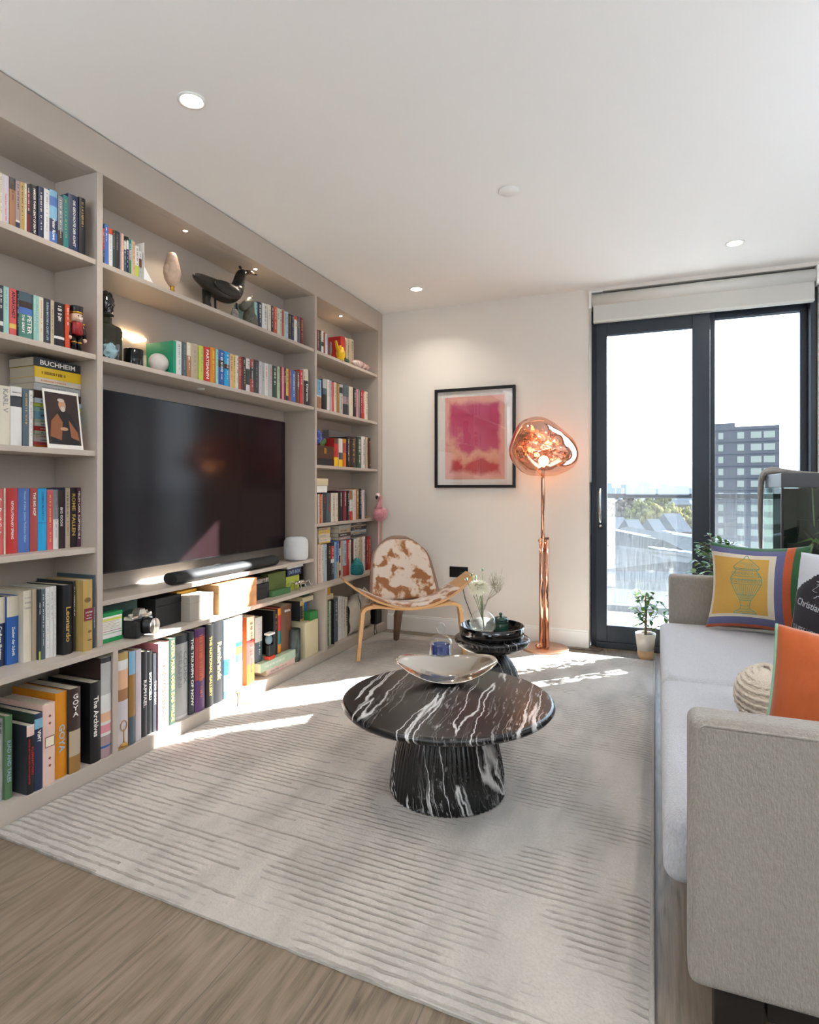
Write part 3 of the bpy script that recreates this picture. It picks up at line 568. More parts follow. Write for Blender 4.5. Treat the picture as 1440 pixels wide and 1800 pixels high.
row(A, .918, -2.125, 540, 830, 5.4545, [(106, 120, 212, 'cream'), (121, 139, 212, 'orange-red'), (140, 150, 212, 'beige'), (152, 189, 205, 'charcoal', None, 'red'), (191, 234, 200, 'slate', None, 'red'), (236, 268, 202, 'cream'), (270, 302, 200, 'cream'), (304, 349, 185, 'black', 'NILE RISING', 'white', dict(tfrac=(.5, .95))), (351, 384, 180, 'burgundy', 'NILE RISING', 'white', dict(tfrac=(.5, .95))), (386, 410, 178, 'black'),
 (412, 440, 180, 'white', None, None, dict(bands=[(0, .3, 'red'), (.3, .7, 'white'), (.7, 1, 'tan')])), (442, 455, 172, 'white'), (456, 469, 165, 'pale pink'), (470, 499, 160, 'ochre'), (501, 527, 158, 'black'), (529, 556, 170, 'lilac-white')], parts=False, last=True)
A = "the far end of the long counter"
row(A, .508, -2.13, 540, 830, 5.4545, [(108, 134, 692, 'pale pink'), (136, 164, 692, 'cream'), (166, 195, 690, 'pale blue'), (197, 231, 682, 'black', None, 'gold'), (233, 264, 672, 'navy', None, 'white', dict(bands=[(0, .45, 'charcoal'), (.45, .55, 'white'), (.55, .9, 'red'), (.9, 1, 'navy')])), (266, 285, 668, 'sky blue'), (287, 309, 660, 'blue', None, None, dict(bands=[(0, .45, 'beige'), (.45, 1, 'mid blue')])),
 (310, 325, 660, 'burgundy', None, None, dict(bands=[(0, .2, 'dark red'), (.2, .4, 'cream'), (.4, .6, 'dark red'), (.6, .8, 'cream'), (.8, 1, 'burgundy')])), (327, 347, 655, 'beige'), (349, 384, 655, 'pale blue', None, None, dict(bands=[(0, .3, 'brick'), (.3, 1, 'pale blue')])), (386, 408, 650, 'red', None, 'white'), (410, 424, 648, 'cream'), (427, 450, 640, 'black', None, 'red'),
 (452, 480, 640, 'white', None, 'black'), (482, 509, 628, 'cream', None, 'black'), (511, 533, 622, 'beige'), (535, 562, 618, 'white'), (565, 588, 618, 'dark red'), (590, 611, 620, 'red')], parts=False, last=True)
A = "the far column's bottom shelf"
row(A, .07, -2.1, 540, 830, 5.4545, [(196, 214, 1240, 'green'), (215, 234, 1235, 'pale green'), (236, 262, 1230, 'black', None, None, dict(vb=1655)), (264, 300, 1210, 'slate'), (303, 322, 1190, 'white', None, 'black'), (323, 343, 1190, 'white', None, 'grey'), (345, 366, 1195, 'white'), (368, 392, 1200, 'cream', 'MIRADAS', 'black', dict(tfrac=(.1, .95)))], depth=.2, parts=False, last=True)
# flat stacks: pages towards the left, spines towards the room
def stack(shelf, X, Y0, Y1, z, items, depth=.15, spine_side='X', group=None):
    n = 0
    for it in items:
        h, col = it[:2]; title = it[2] if len(it) > 2 else None; tc = it[3] if len(it) > 3 else None; sh = it[4] if len(it) > 4 else 0
        rnd = random.Random(int(z * 9999)); tc = tc or ('black' if lum(col) > .25 else 'white')
        r = bpy.data.objects.new('book', None); C.objects.link(r); w2 = (Y1 - Y0 - abs(sh)) / 2
        r.location = (X + rnd.uniform(-.004, .004), (Y0 + Y1 + sh) / 2, z + .0003)
        c = MB(); t = .0015; hh = h - .0006
        c.box(-.002, 0, -w2, w2, 0, hh); c.box(-depth, -.002, -w2, w2, 0, t); c.box(-depth, -.002, -w2, w2, hh - t, hh)
        c.build('cover', bm_(col), r); MB().box(-depth + .003, -.002, -w2 + .002, w2 - .002, t, hh - t).build('page_block', m_pages, r)
        tx = MB()
        if title: put_text(tx, title, (.0005, 0, hh / 2), (0, 1, 0), (0, 0, 1), w2 * 1.5, hh * .55)
        else:
            y = -w2 * .75
            while y < w2 * .3:
                l = rnd.uniform(.002, .006)
                if rnd.random() < .8: tx.quad((.0005, y, hh * .35), (.0005, y + l * .6, hh * .35), (.0005, y + l * .6, hh * .62), (.0005, y, hh * .62))
                y += l
        tx.build('spine_lettering', ink(tc), r)
        r['category'] = 'book'; r['group'] = 'books lying flat on ' + shelf
        BOOKS.append((r, shelf + ' (flat)', col, None, title, h, w2)); z += h; n += 1
    return z
Ya, Yb = onX(57, 700, -2.2)[0], onX(139, 700, -2.2)[0]
zz = lambda v: onX(64, 600 + v / 4.5, -2.2)[1]
hs = [(833, 805, 'orange'), (805, 780, 'coral'), (780, 752, 'white'), (752, 722, 'cream'), (722, 695, 'pale green'), (695, 660, 'red'), (660, 630, 'white'), (630, 605, 'pale green'), (605, 545, 'sky blue'), (545, 508, 'mint'), (508, 480, 'lime'), (480, 442, 'pale blue')]
its = [((a - b) / 833 * 0, c) for a, b, c in hs]
H0 = 1.306; tot = zz(118) - H0; full = 833 - 118
its = [(tot * (a - b) / full, c) for a, b, c in hs] + [(tot * 62 / full, 'dark brown', 'MEDICI', 'white'), (tot * 58 / full, 'pale grey', None, 'grey'), (tot * 42 / full, 'cream', None, 'orange'), (tot * 84 / full, 'bright yellow', None, 'brown'), (tot * 72 / full, 'charcoal', 'BUCHHEIM', 'white')]
stack("the left column's middle shelf", -2.19, Ya, Yb, H0, its, .145)
Ya, Yb = onX(540 + 470 / 5.807, 700, -2.19)[0], onX(540 + 596 / 5.807, 700, -2.19)[0]
# second shelf of the far column: flat books lie on the standing row's far end
zt = .508 + .205
Ya, Yb = onX(540 + 107 / 5.4545, 900, -2.14)[0], onX(540 + 195 / 5.4545, 900, -2.14)[0]
z1 = onX(555, 830 + 700 / 5.4545, -2.14)[1]
stack("the standing books at the counter's far end, nearest pile", -2.135, Ya, Yb + .03, z1 + .004, [(.010, 'yellow'), (.030, 'cream', None, 'grey'), (.026, 'cream', None, 'grey'), (.024, 'yellow', None, 'grey'), (.018, 'beige')], .15)
Ya, Yb = onX(540 + 300 / 5.4545, 900, -2.14)[0], onX(540 + 412 / 5.4545, 900, -2.14)[0]
z1 = onX(600, 830 + 650 / 5.4545, -2.14)[1] - .012
stack("the standing books at the counter's far end, middle pile", -2.135, Ya, Yb, z1 + .012, [(.022, 'mauve', None, 'white'), (.028, 'dark brown', None, 'white'), (.034, 'beige'), (.022, 'pale grey', None, 'grey')], .16)
Ya, Yb = onX(540 + 416 / 5.4545, 900, -2.14)[0], onX(540 + 560 / 5.4545, 900, -2.14)[0]
z1 = onX(625, 830 + 615 / 5.4545, -2.14)[1]
stack("the standing books at the counter's far end, farthest pile", -2.135, Ya, Yb, z1 + .012, [(.012, 'slate'), (.012, 'beige'), (.010, 'pale blue'), (.012, 'charcoal'), (.016, 'black'), (.012, 'beige'), (.02, 'charcoal')], .16)
# flat books carrying the standing ones under the television
Ya, Yb = onX(380 + 410 / 5.806, 1180, -2.09)[0], onX(380 + 820 / 5.806, 1100, -2.09)[0]
stack("the long bottom shelf under the television", -2.085, Ya + .03, Yb, .07, [(.034, 'pale pink', None, 'grey', .06), (.05, 'pale green', None, 'white', -.02)], .2)
# decorations on spines that are pictures
def deco(b, name, mb, mats): return mb.build(name, mats, b)
for r, sh, col, look, title, wd, h in BOOKS:
    if sh == "the left end of the long counter" and col == 'gold':     # the big golden volume: soft plain blotches and a dark red label
        t = MB()
        def blob(cx, cz, rx, rz, m, x=.0008):
            t.add([(x, cx + rx * cos(a * pi / 9), cz + rz * sin(a * pi / 9)) for a in range(18)], [list(range(18))], m)
        t.box(.0002, .0012, -wd * .45, wd * .5, h * .43, h * .60, 0)
        put_text(t, 'LOUVRE', (.0016, wd * .03, h * .545), (0, 1, 0), (0, 0, 1), wd * .7, h * .05, 1); put_text(t, 'ALL THE', (.0016, wd * .03, h * .50), (0, 1, 0), (0, 0, 1), wd * .5, h * .025, 1); put_text(t, 'PAINTINGS', (.0016, wd * .03, h * .46), (0, 1, 0), (0, 0, 1), wd * .6, h * .03, 1)
        blob(-wd * .1, h * .72, wd * .34, h * .035, 2); blob(wd * .12, h * .27, wd * .2, h * .02, 2); blob(wd * .1, h * .15, wd * .26, h * .012, 2)
        deco(r, 'cover_print', t, [mat('label_maroon', '#7a2730', .5), ink('white'), mat('soft_brown_print', '#7d5a2c', .6)])
    if sh == "the left column's bottom shelf" and col == 'pale pink':
        t = MB()
        for k in (.85, .76, .33, .24):
            t.add([(.0008, 0, h * (k + .02)), (.0008, -.006, h * k), (.0008, 0, h * (k - .02)), (.0008, .006, h * k)], [(0, 1, 2, 3)], 0)
        t.box(.0002, .0008, -wd * .38, wd * .38, h * .47, h * .6, 0); t.box(.0004, .0012, -wd * .33, wd * .33, h * .48, h * .59, 1)
        deco(r, 'cover_ornament', t, [mat('ornament_brown', '#7c4a3a', .5), mat('ornament_cream', '#eadfc8', .5)])
    if sh == "the long bottom shelf under the television" and col == 'white' and title is None and h > .33:
        t = MB(); o = mat('ornament_gold', '#a9823c', .4)
        t.tube([(.001, wd * .28 * cos(a), h * .24 + wd * .38 * sin(a)) for a in [k * pi / 12 for k in range(25)]], .0022, 6, 0)
        t.lathe([(.0001, .03), (wd * .3, .02), (wd * .28, .012), (.003, .03), (.003, .07)], 10, 0); t.tube([(.001, 0, .012), (.001, 0, h * .13), (.001, 0, h * .2)], [.006, .002, .003], 6, 0)
        t.tube([(.001, -wd * .35, .012), (.001, wd * .35, .012)], .003, 6, 0)
        deco(r, 'cover_ornament', t, o)
m_seq = {}
byshelf = {}
for bk in BOOKS: byshelf.setdefault(bk[1], []).append(bk)
used = set()
NUM = ['first', 'second', 'third', 'fourth', 'fifth', 'sixth', 'seventh', 'eighth', 'ninth', 'tenth', 'eleventh', 'twelfth', 'thirteenth', 'fourteenth', 'fifteenth', 'sixteenth', 'seventeenth', 'eighteenth', 'nineteenth', 'twentieth']
SAFE = {'HARDER THINK LEAST OF DEATH', 'DIE GESCHICHTE DER KUNST', 'REVOLUTIONARY SPRING', 'THE BIG HOP', 'BIG GODS', 'Codices illustres', 'Zauber der Schrift', 'VIMY', 'The Archives', 'The NEW KREUTERBUCH', 'THE NATIONAL GALLERY', 'MEDICI', 'ANARCHIST', 'THE EXHIBITION', 'TOO SOON'}
SHORT = {"the television bay's top shelf, left group": "on top shelf left of pink ornament", "the television bay's top shelf, right group": "on top shelf right of bird statue",
 "the long bottom shelf under the television": "on bottom shelf below television", "the stack of flat books under the television": "atop flat books below television", "the shelf right above the television": "on shelf above television",
 "the far end of the long counter": "at the counter's far end", "the left end of the long counter": "at the counter's left end", "the left column's middle shelf": "on left column's middle shelf",
 "the far column's bottom shelf": "on far column's bottom shelf", "the left column's bottom shelf": "on left column's bottom shelf", "the left column's second shelf": "on left column's second shelf", "the far column's second shelf": "on far column's second shelf", "the left column's fourth shelf": "on left column's fourth shelf"}
for sh, L_ in byshelf.items():
    flat = sh.endswith('(flat)'); base = sh.replace(' (flat)', '')
    for i, (r, _, col, look, title, wd, h) in enumerate(L_):
        pl = SHORT.get(base, ('on ' + base).replace(', nearest pile', ' nearest pile').replace(', middle pile', ' middle pile').replace(', farthest pile', ' farthest pile'))
        a = L_[i - 1][2] if i else None; b_ = L_[i + 1][2] if i + 1 < len(L_) else None
        size = ('thick ' if wd > .035 else 'thin ' if wd < .014 else '')
        if flat:
            if 'pile' in base: pl = 'in ' + base.split(', ')[1] + ' over far column books'
            nb = ('above ' + a) if a else ('below ' + b_)
            lab = f"{size}{col} flat book {nb} one {pl}"
        elif title in SAFE: lab = f'{size}{col} book titled {title.title()} {pl}'
        elif a and b_: lab = f"{size}{col} book between {a} and {b_} {pl}"
        else: lab = f"{size}{col} book beside {a or b_} one {pl}"
        if lab in used:
            lab = f"{size}{col} book right after {L_[i-2][2] if i > 1 else ''} and {a} {pl}"
        if lab in used: lab = f"{size}{col} book, {NUM[i % 20]} from left {pl}"
        used.add(lab); r['label'] = lab
# ================================================================ television bay
m_screen = mat('tv_screen', '#1c1113', .14, spec=.16)
tv = thing('television', 'large black flat-screen television hung in the bookcase bay', 'television', (-2.235, 2.605, 1.18))
MB().box(-.03, .0, -.722, .722, -.402, .407).build('housing', m_black, tv, bevel=.004)
MB().box(.0, .0022, -.717, .717, -.395, .402).build('screen', m_screen, tv)
MB().box(-.108, -.03, -.25, .25, -.2, .2).build('wall_mount', m_black, tv)
sb = thing('soundbar', 'long black soundbar with rounded ends below the television', 'soundbar', (-2.155, 2.66, .6905))
b = MB(); n = 14
poly = [(.045 * cos(a), .03 + .03 * sin(a)) for a in [pi * 2 * k / 28 for k in range(28)]]
b.add([(x, -.42, z) for x, z in poly] + [(x, .42, z) for x, z in poly], [list(range(28)), [28 + i for i in range(28)][::-1]] + [((i + 1) % 28, i, 28 + i, 28 + (i + 1) % 28) for i in range(28)], 0, True)
b.build('grille', mat('speaker_cloth', '#1d1f21', .55, bump=.3, bscale=600), sb, bevel=.004)
MB().box(-.02, .02, -.1, .1, .0598, .0606).build('control_strip', m_black, sb)
hp = thing('smart_speaker', 'white rounded mesh speaker beside the television', 'speaker', (-2.165, 3.345, .6905))
prof = [(.04, .0), (.066, .004), (.078, .02), (.079, .10), (.077, .125), (.062, .146), (.035, .152), (.0001, .153)]
MB().lathe(prof, 40).build('mesh_body', mat('speaker_mesh', '#d5d6d8', .8, bump=.6, bscale=260), hp)
MB().lathe([(.0001, .1535), (.028, .1535), (.029, .152)], 24).build('touch_disc', mat('touch_disc', '#c4c6c9', .2), hp)
# ---------------------------------------------------------------- on the counter below the television
def boxthing(name, label, cat, x0, x1, y0, y1, z0, z1, m, bev=.002, parts=None, rz=0, group=None):
    t = thing(name, label, cat, ((x0 + x1) / 2, (y0 + y1) / 2, z0 + .0004), rz, group)
    a, b_, c = (x1 - x0) / 2, (y1 - y0) / 2, z1 - z0 - .0004
    if parts == 'lid':
        MB().box(-a, a, -b_, b_, 0, c * .72).build('box_body', m, t, bevel=bev); MB().box(-a - .001, a + .001, -b_ - .001, b_ + .001, c * .725, c).build('lid', m, t, bevel=bev)
    else: MB().box(-a, a, -b_, b_, 0, c).build('box_body', m, t, bevel=bev)
    return t
K = .508
gx0, gx1 = 1.85, 2.0
g = boxthing('card_box', 'small green and white printed box left of the camera', 'box', -2.16, -2.125, 1.822, 1.935, K, K + .125, mat('green_card', '#1f9a55', .4))
b = MB().box(.0176, .0182, -.052, .052, .018, .108, 0); b.box(.0183, .0186, -.05, .05, .036, .038, 1); b.box(.0183, .0186, -.05, .05, .046, .048, 2); b.box(.0183, .0186, -.05, .05, .090, .1, 3)
for k in range(6): b.box(.0183, .0186, -.045, .02 + .02 * (k % 2), .055 + k * .006, .057 + k * .006, 4)
b.build('printed_label', [m_white, mat('green_card'), mat('label_red', '#a03050', .5), mat('label_yellow', '#d8d860', .5), mat('label_tan', '#c8b890', .5)], g)
g = boxthing('dark_case', 'dark green flat case behind the green card box', 'case', -2.28, -2.175, 1.83, 2.06, K, K + .145, mat('dark_green_case', '#1d3a32', .5), parts='lid')
# camera
cm = thing('film_camera', 'black and silver film camera on the counter', 'camera', (-2.108, 2.005, K + .0006), radians(12))
mb_ = mat('camera_leather', '#141416', .55, bump=.4, bscale=400); ms_ = mat('camera_silver', '#cfccc4', .25, metal=.9)
MB().box(-.028, .022, -.068, .075, 0, .075).build('body', mb_, cm, bevel=.008)
b = MB().box(-.03, .02, -.066, .073, .075, .093); b.build('top_plate', ms_, cm, bevel=.006)
b = MB(); b.add([(-.026, -.026, .093), (.024, -.026, .093), (.024, .03, .093), (-.026, .03, .093), (-.018, -.012, .118), (.02, -.012, .118), (.02, .016, .118), (-.018, .016, .118)], [(0, 3, 2, 1), (4, 5, 6, 7), (0, 1, 5, 4), (1, 2, 6, 5), (2, 3, 7, 6), (3, 0, 4, 7)]); b.build('prism_housing', ms_, cm, bevel=.004)
b = MB().box(.0, .04, -.07, -.034, .0, .07); b.build('hand_grip', mb_, cm, bevel=.012)
Mx = Matrix.Translation((.02, .012, .042)) @ Matrix.Rotation(pi / 2, 4, 'Y')
b = MB().lathe([(.036, 0), (.036, .018), (.034, .02), (.034, .05), (.032, .053), (.026, .054), (.022, .05), (.0001, .049)], 36, 0, Mx); b.build('lens_barrel', m_black, cm)
MB().lathe([(.0001, .0495), (.022, .0505)], 30, 0, Mx).build('lens_glass', mat('lens_glass', '#0a0d14', .04, coat=1), cm)
MB().lathe([(.0345, .047), (.0352, .05), (.033, .054)], 36, 0, Mx).build('lens_ring', ms_, cm)
MB().cyl(.011, .0, .010, 20, 0, Matrix.Translation((-.005, -.05, .093))).build('shutter_dial', ms_, cm); MB().cyl(.013, .0, .009, 20, 0, Matrix.Translation((-.005, .052, .093))).build('rewind_knob', ms_, cm)
MB().box(.019, .0215, -.03, -.008, .078, .09).build('flash_window', mat('window_grey', '#74787a', .15), cm)
boxthing('storage_box', 'black leather box on the counter right of the camera', 'box', -2.26, -2.135, 2.13, 2.29, K, K + .135, mat('black_leather', '#1c1b1c', .5, bump=.3, bscale=300), parts='lid')
boxthing('storage_box', 'grey linen box beside the wooden box on the counter', 'box', -2.17, -2.085, 2.235 + .06, 2.46, K, K + .122, mat('grey_linen', '#a39c90', .8, bump=.4, bscale=500), parts='lid')
boxthing('storage_box', 'mustard yellow box behind the grey linen box', 'box', -2.33, -2.18, 2.31, 2.45, K, K + .135, mat('mustard_card', '#cf9c2c', .6))
m_oakbox = mat('oak_box_wood', '#b98d5e', .5, var=.35, vscale=14, stretch=(1, .12, 1), bump=.08, bscale=60)
wb = boxthing('wooden_box', 'large oak box with horizontal grain under the soundbar shelf', 'box', -2.22, -2.07, 2.485, 2.80, K, K + .150, m_oakbox, parts='lid')
boxthing('storage_box', 'flat black box under the silver patterned tin', 'box', -2.24, -2.13, 2.85, 3.0, K, K + .09, mat('black_card', '#26262a', .5), parts='lid')
t = thing('patterned_tin', 'silver and black patterned tin lying on the black box', 'tin', (-2.185, 2.925, K + .0916))
MB().box(-.05, .05, -.07, .08, 0, .028).build('tin_body', mat('tin_pattern', '#c9c6bb', .3, metal=.6, var=.8, vscale=60, col2='#222220'), t, bevel=.004)
boxthing('wooden_casket', 'olive green box standing on a flat green book', 'box', -2.20, -2.14, 3.005, 3.19, K + .033, K + .135, mat('olive_card', '#5d6a30', .6, var=.15))
t = boxthing('flat_case', 'flat green case lying below the olive box', 'case', -2.23, -2.11, 3.005, 3.2, K, K + .032, mat('green_cloth', '#4d7a4b', .6), parts=None)
stackA = []
t = boxthing('book_bundle', 'dark red and black paperback lying across the olive box', 'book', -2.3, -2.20, 2.98, 3.17, K + .02, K + .155, mat('book_black'))
t = boxthing('paperback', 'navy paperback lying behind the insect ornament', 'book', -2.27, -2.15, 3.225, 3.385, K + .09, K + .138, bm_('navy')); put_text(q := MB(), 'DVD BOX', (.0605, 0, .024), (0, 1, 0), (0, 0, 1), .13, .022); q.build('spine_lettering', ink('pale blue'), t)
boxthing('paperback', 'white paperback on top of the navy one behind the insect ornament', 'book', -2.27, -2.145, 3.215, 3.40, K + .1385, K + .158, bm_('white'))
boxthing('paperback', 'yellow green paperback under the navy one behind the insect ornament', 'book', -2.27, -2.15, 3.21, 3.36, K, K + .0895, bm_('lime'))
boxthing('picture_frame', 'small dark framed card leaning against the bay end behind the insect', 'picture frame', -2.29, -2.15, 3.41, 3.425, K, K + .16, mat('dark_frame_wood', '#2b2420', .4))
# insect ornament
t = thing('insect_ornament', 'small silver beetle ornament with long legs on the counter', 'ornament', (-2.105, 3.30, K))
b = MB().ball((0, .01, .048), (.018, .045, .016), 16, 10); b.build('abdomen', m_steel, t)
MB().ball((0, -.045, .047), (.012, .016, .011), 12, 8).build('head', m_steel, t)
for sx in (-1, 1):
    for k, (y, dy) in enumerate([(-.025, -.035), (.0, .0), (.03, .045)]):
        MB().tube([(sx * .01, y, .042), (sx * .03, y + dy * .5, .058), (sx * .048, y + dy, .004)], [.003, .0025, .0015], 6).build('leg', m_steel, t)
    MB().tube([(sx * .005, -.058, .05), (sx * .015, -.085, .06), (sx * .03, -.10, .05)], .0015, 5).build('antenna', m_steel, t)
# ---------------------------------------------------------------- bottom shelf odds and ends
Zb = .07
t = thing('glass_vase', 'smoked grey-green glass cylinder vase on the bottom shelf', 'vase', (-2.12, 3.242, Zb + .001))
MB().lathe([(.001, .0), (.045, .0), (.047, .01), (.047, .2), (.044, .2), (.044, .012), (.001, .01)], 28).build('vase_body', mat('smoked_glass', '#5d6863', .12, trans=.55), t)
t = boxthing('storage_box', 'tall cream ribbed box at the end of the bottom shelf', 'box', -2.2, -2.075, 3.315, 3.47, Zb, Zb + .225, mat('cream_card', '#cfc39f', .7, bump=.2, bscale=30, stretch=(1, 12, .2)))
boxthing('film_box', 'small green and white film carton on the tall cream box', 'box', -2.135, -2.08, 3.385, 3.475, Zb + .2262, Zb + .2262 + .055, mat('film_green', '#2d7a3c', .5)).name
boxthing('card_box', 'blue upright card behind the film carton', 'box', -2.24, -2.15, 3.40, 3.45, Zb + .2262, Zb + .34, mat('strong_blue', '#1d6cae', .5))
boxthing('storage_box', 'flat cream lid balanced on the blue card', 'box', -2.24, -2.13, 3.37, 3.50, Zb + .341, Zb + .372, mat('cream_card'))
boxthing('cloth_pouch', 'dark green cloth pouch on the cream lid', 'pouch', -2.22, -2.14, 3.40, 3.48, Zb + .373, Zb + .41, mat('dark_green_cloth', '#1f4a38', .9), bev=.012)
t = thing('toy_robot', 'blue and black figurine with a red foot before the flat books', 'figurine', (-2.10, 2.965, .155 + .001))
MB().box(-.02, .02, -.03, .03, 0, .02).build('foot', mat('toy_red', '#c8452c', .5), t, bevel=.004)
MB().box(-.015, .015, -.022, .022, .02, .085).build('body', mat('toy_black', '#23272a', .4), t, bevel=.005)
MB().ball((0, -.008, .115), (.02, .026, .028), 14, 10).build('head', mat('toy_blue', '#6d8a98', .4), t)
MB().box(-.02, .02, -.03, .028, .142, .155).build('hat', m_white, t, bevel=.004)
t = thing('ribbon_bookmark', 'orange ribbon bookmark hanging from a black book over the plinth', 'bookmark', (LWX + .004, 2.615, .069))
b = MB(); pts = [(-.02, 0, .008), (.002, .0, .004), (.004, .004, -.03), (.012, .008, -.052), (.03, .02, -.055)]
for i in range(4):
    a_, c_ = pts[i], pts[i + 1]; b.quad((a_[0], a_[1] - .006, a_[2]), (c_[0], c_[1] - .006, c_[2]), (c_[0], c_[1] + .006, c_[2]), (a_[0], a_[1] + .006, a_[2]))
b.build('ribbon', mat('ribbon_orange', '#d98a2a', .6), t, solid=.0008)
# far column bottom: boxes, tote bag, cables
boxthing('storage_box', 'cream box lying on the white books of the bottom shelf', 'box', -2.24, -2.1, 3.575, 3.72, .385, .42, mat('cream_card'))
boxthing('storage_box', 'mustard box lying on the cream box of the bottom shelf', 'box', -2.24, -2.1, 3.575, 3.68, .4205, .47, mat('mustard_card'))
t = thing('tote_bag', 'slumped off-white canvas tote bag on the bottom shelf behind the chair', 'bag', (-2.12, 4.12, .0705))
def tot(u, v):
    y = -.17 + .34 * u; h = .27 * (1 - .25 * abs(2 * u - 1) ** 3)
    x = .075 * (1 - abs(2 * v - 1) ** 2.2) ** .5 if 0 < v < 1 else 0
    return y, h, x
b = MB(); nu, nv = 24, 16
def tf(u, v):
    a = 2 * pi * v; hh = .29 - .07 * (2 * u - 1) ** 2
    ex = .06 * (1 - .5 * abs(2 * u - 1) ** 2)
    z = hh * (.5 - .5 * cos(a / 1)) if v <= .5 else hh * (.5 - .5 * cos(a))
    x = ex * sin(a) * (1 + .15 * sin(9 * u)) + .008 * sin(20 * u + z * 40)
    return (x, -.17 + .34 * u, max(0.0, z))
b.grid(tf, nu, nv); b.build('canvas_body', mat('canvas', '#c9c2b4', .9, bump=.6, bscale=14, var=.1), t)
MB().tube([(.05, -.08, .2), (.065, -.07, .3), (.06, .0, .33), (.062, .06, .29), (.05, .08, .2)], .006, 6).build('bag_handle', mat('canvas'), t)
boxthing('router', 'small black router standing at the end of the bottom shelf', 'router', -2.12, -2.07, 4.36, 4.455, .07, .20, m_black)
for k, (y, lab) in enumerate([(4.02, 'black looped cable hanging over the plinth nearer the books'), (4.27, 'black looped cable hanging over the plinth nearer the far wall')]):
    t = thing('cable', lab, 'cable', (LWX + .006, y, 0))
    MB().tube([(-.02, 0, .36), (.006, 0, .30), (.006, .003, .15), (.006, -.02, .04), (.012, -.026, .0215), (.012, .02, .0215), (.006, .012, .05), (.006, .004, .14), (.007, .0, .3)], .0028, 6).build('cord', m_black, t)
# ---------------------------------------------------------------- ornaments on the upper shelves
Z1, Z2 = 2.083, 1.697
t = thing('torso_sculpture', 'pale pink speckled rounded sculpture on a small gold stem', 'sculpture', (-2.2, 2.30, Z1 + .0005))
def tors(p):
    return 1
b = MB().lathe([(.010, .06), (.02, .068), (.036, .095), (.042, .125), (.037, .155), (.029, .185), (.025, .205), (.018, .222), (.0001, .23)], 28); b.build('rounded_body', mat('pink_stone', '#d9bda6', .3, var=.2, vscale=60), t)
b = MB().ball((0, -.038, .135), (.016, .012, .026), 12, 8); b.build('side_lobe', mat('pink_stone'), t); MB().ball((0, .04, .135), (.016, .012, .026), 12, 8).build('side_lobe', mat('pink_stone'), t)
MB().lathe([(.02, 0), (.02, .006), (.009, .012), (.012, .02), (.008, .03), (.012, .04), (.008, .052), (.012, .058), (.01, .062)], 20).build('gold_stem', mat('gold_metal', '#c69a3f', .25, metal=1), t)
# dark bird sculpture
m_bronze = mat('dark_bronze', '#3a3733', .38, metal=.55, bump=.5, bscale=70, var=.35, vscale=30, stretch=(1, .25, 1))
bd = thing('bird_sculpture', 'large dark bronze crow sculpture with long beak on the top shelf', 'sculpture', (-2.19, 2.68, Z1 + .004))
b = MB()
spine = [(0, -.25, .158, .005), (0, -.225, .156, .022), (0, -.17, .15, .034), (0, -.11, .142, .045), (0, -.05, .136, .054), (0, .01, .138, .058), (0, .06, .152, .053), (0, .095, .18, .044), (0, .115, .22, .034), (0, .125, .26, .031), (0, .14, .29, .030), (0, .16, .302, .022), (0, .175, .304, .012)]
b.tube([p[:3] for p in spine], [p[3] for p in spine], 20); o = b.build('body', m_bronze, bd, subsurf=1)
MB().tube([(0, .165, .302), (0, .22, .325), (0, .285, .33)], [.017, .012, .003], 12).build('beak', mat('beak_bronze', '#5a4636', .25, metal=.7), bd)
for sx in (-1, 1):
    w_ = MB().ball((sx * .046, -.03, .145), (.012, .11, .036), 16, 10); w_.build('wing', m_bronze, bd)
MB().tube([(-.02, -.12, .12), (-.02, -.125, .06), (-.02, -.11, 0)], [.026, .02, .026], 12).build('tail_support', m_bronze, bd)
for sx, y in ((-.022, -.055), (.022, .07)): MB().tube([(sx, y, .1), (sx, y + .005, 0)], .006, 8).build('leg', m_bronze, bd)
MB().ball((0, .13, .322), (.006, .014, .010), 8, 6).build('crest', m_bronze, bd)
t = thing('crystal_cluster', 'small grey crystal lump under the bird statue', 'mineral', (-2.14, 2.70, Z1 + .002))
rr = random.Random(3); b = MB().ball((0, 0, .024), (.022, .026, .03), 9, 6, fn=lambda p: 1 + .25 * noise.noise(p * 3)); b.m = b.m; o = b.build('crystal', mat('grey_crystal', '#98928a', .3, var=.4, vscale=60), t)
for p in o.data.polygons: p.use_smooth = False
t = thing('horse_head_carving', 'grey-green carved horse head standing left of the right book group', 'sculpture', (-2.150, 2.848, Z1 + .0005)); t.scale = (1, 1.0, 1.0)
b = MB(); b.tube([(0, -.0, .0), (0, .0, .05), (0, .005, .1), (0, .0, .135), (0, -.02, .15)], [.045, .04, .032, .03, .016], 14); b.build('neck', mat('green_stone', '#6d6b5c', .5, var=.4, vscale=30, bump=.6, bscale=50), bd if False else t)
MB().tube([(0, .0, .135), (0, -.04, .11), (0, -.075, .08)], [.03, .024, .02], 12).build('muzzle', mat('green_stone'), t)
MB().tube([(0, .012, .15), (0, .02, .178)], [.01, .003], 8).build('ear', mat('green_stone'), t)
# bookend
t = thing('bookend', 'white metal bookend holding the left group on the top shelf', 'bookend', (-2.2, 2.19, Z1 + .0005))
row_end = row.last["the television bay's top shelf, left group"]; t.location.y = row_end + .004
b = MB(); b.box(-.08, .085, 0, .003, 0, .165); b.build('upright_plate', m_white, t)
b = MB(); b.add([(.085, .003, 0), (.085, .055, 0), (.085, .003, .06), (.082, .003, 0), (.082, .055, 0), (.082, .003, .06)], [(0, 1, 2), (5, 4, 3), (0, 3, 4, 1), (1, 4, 5, 2), (2, 5, 3, 0)]); b.build('gusset', m_white, t)
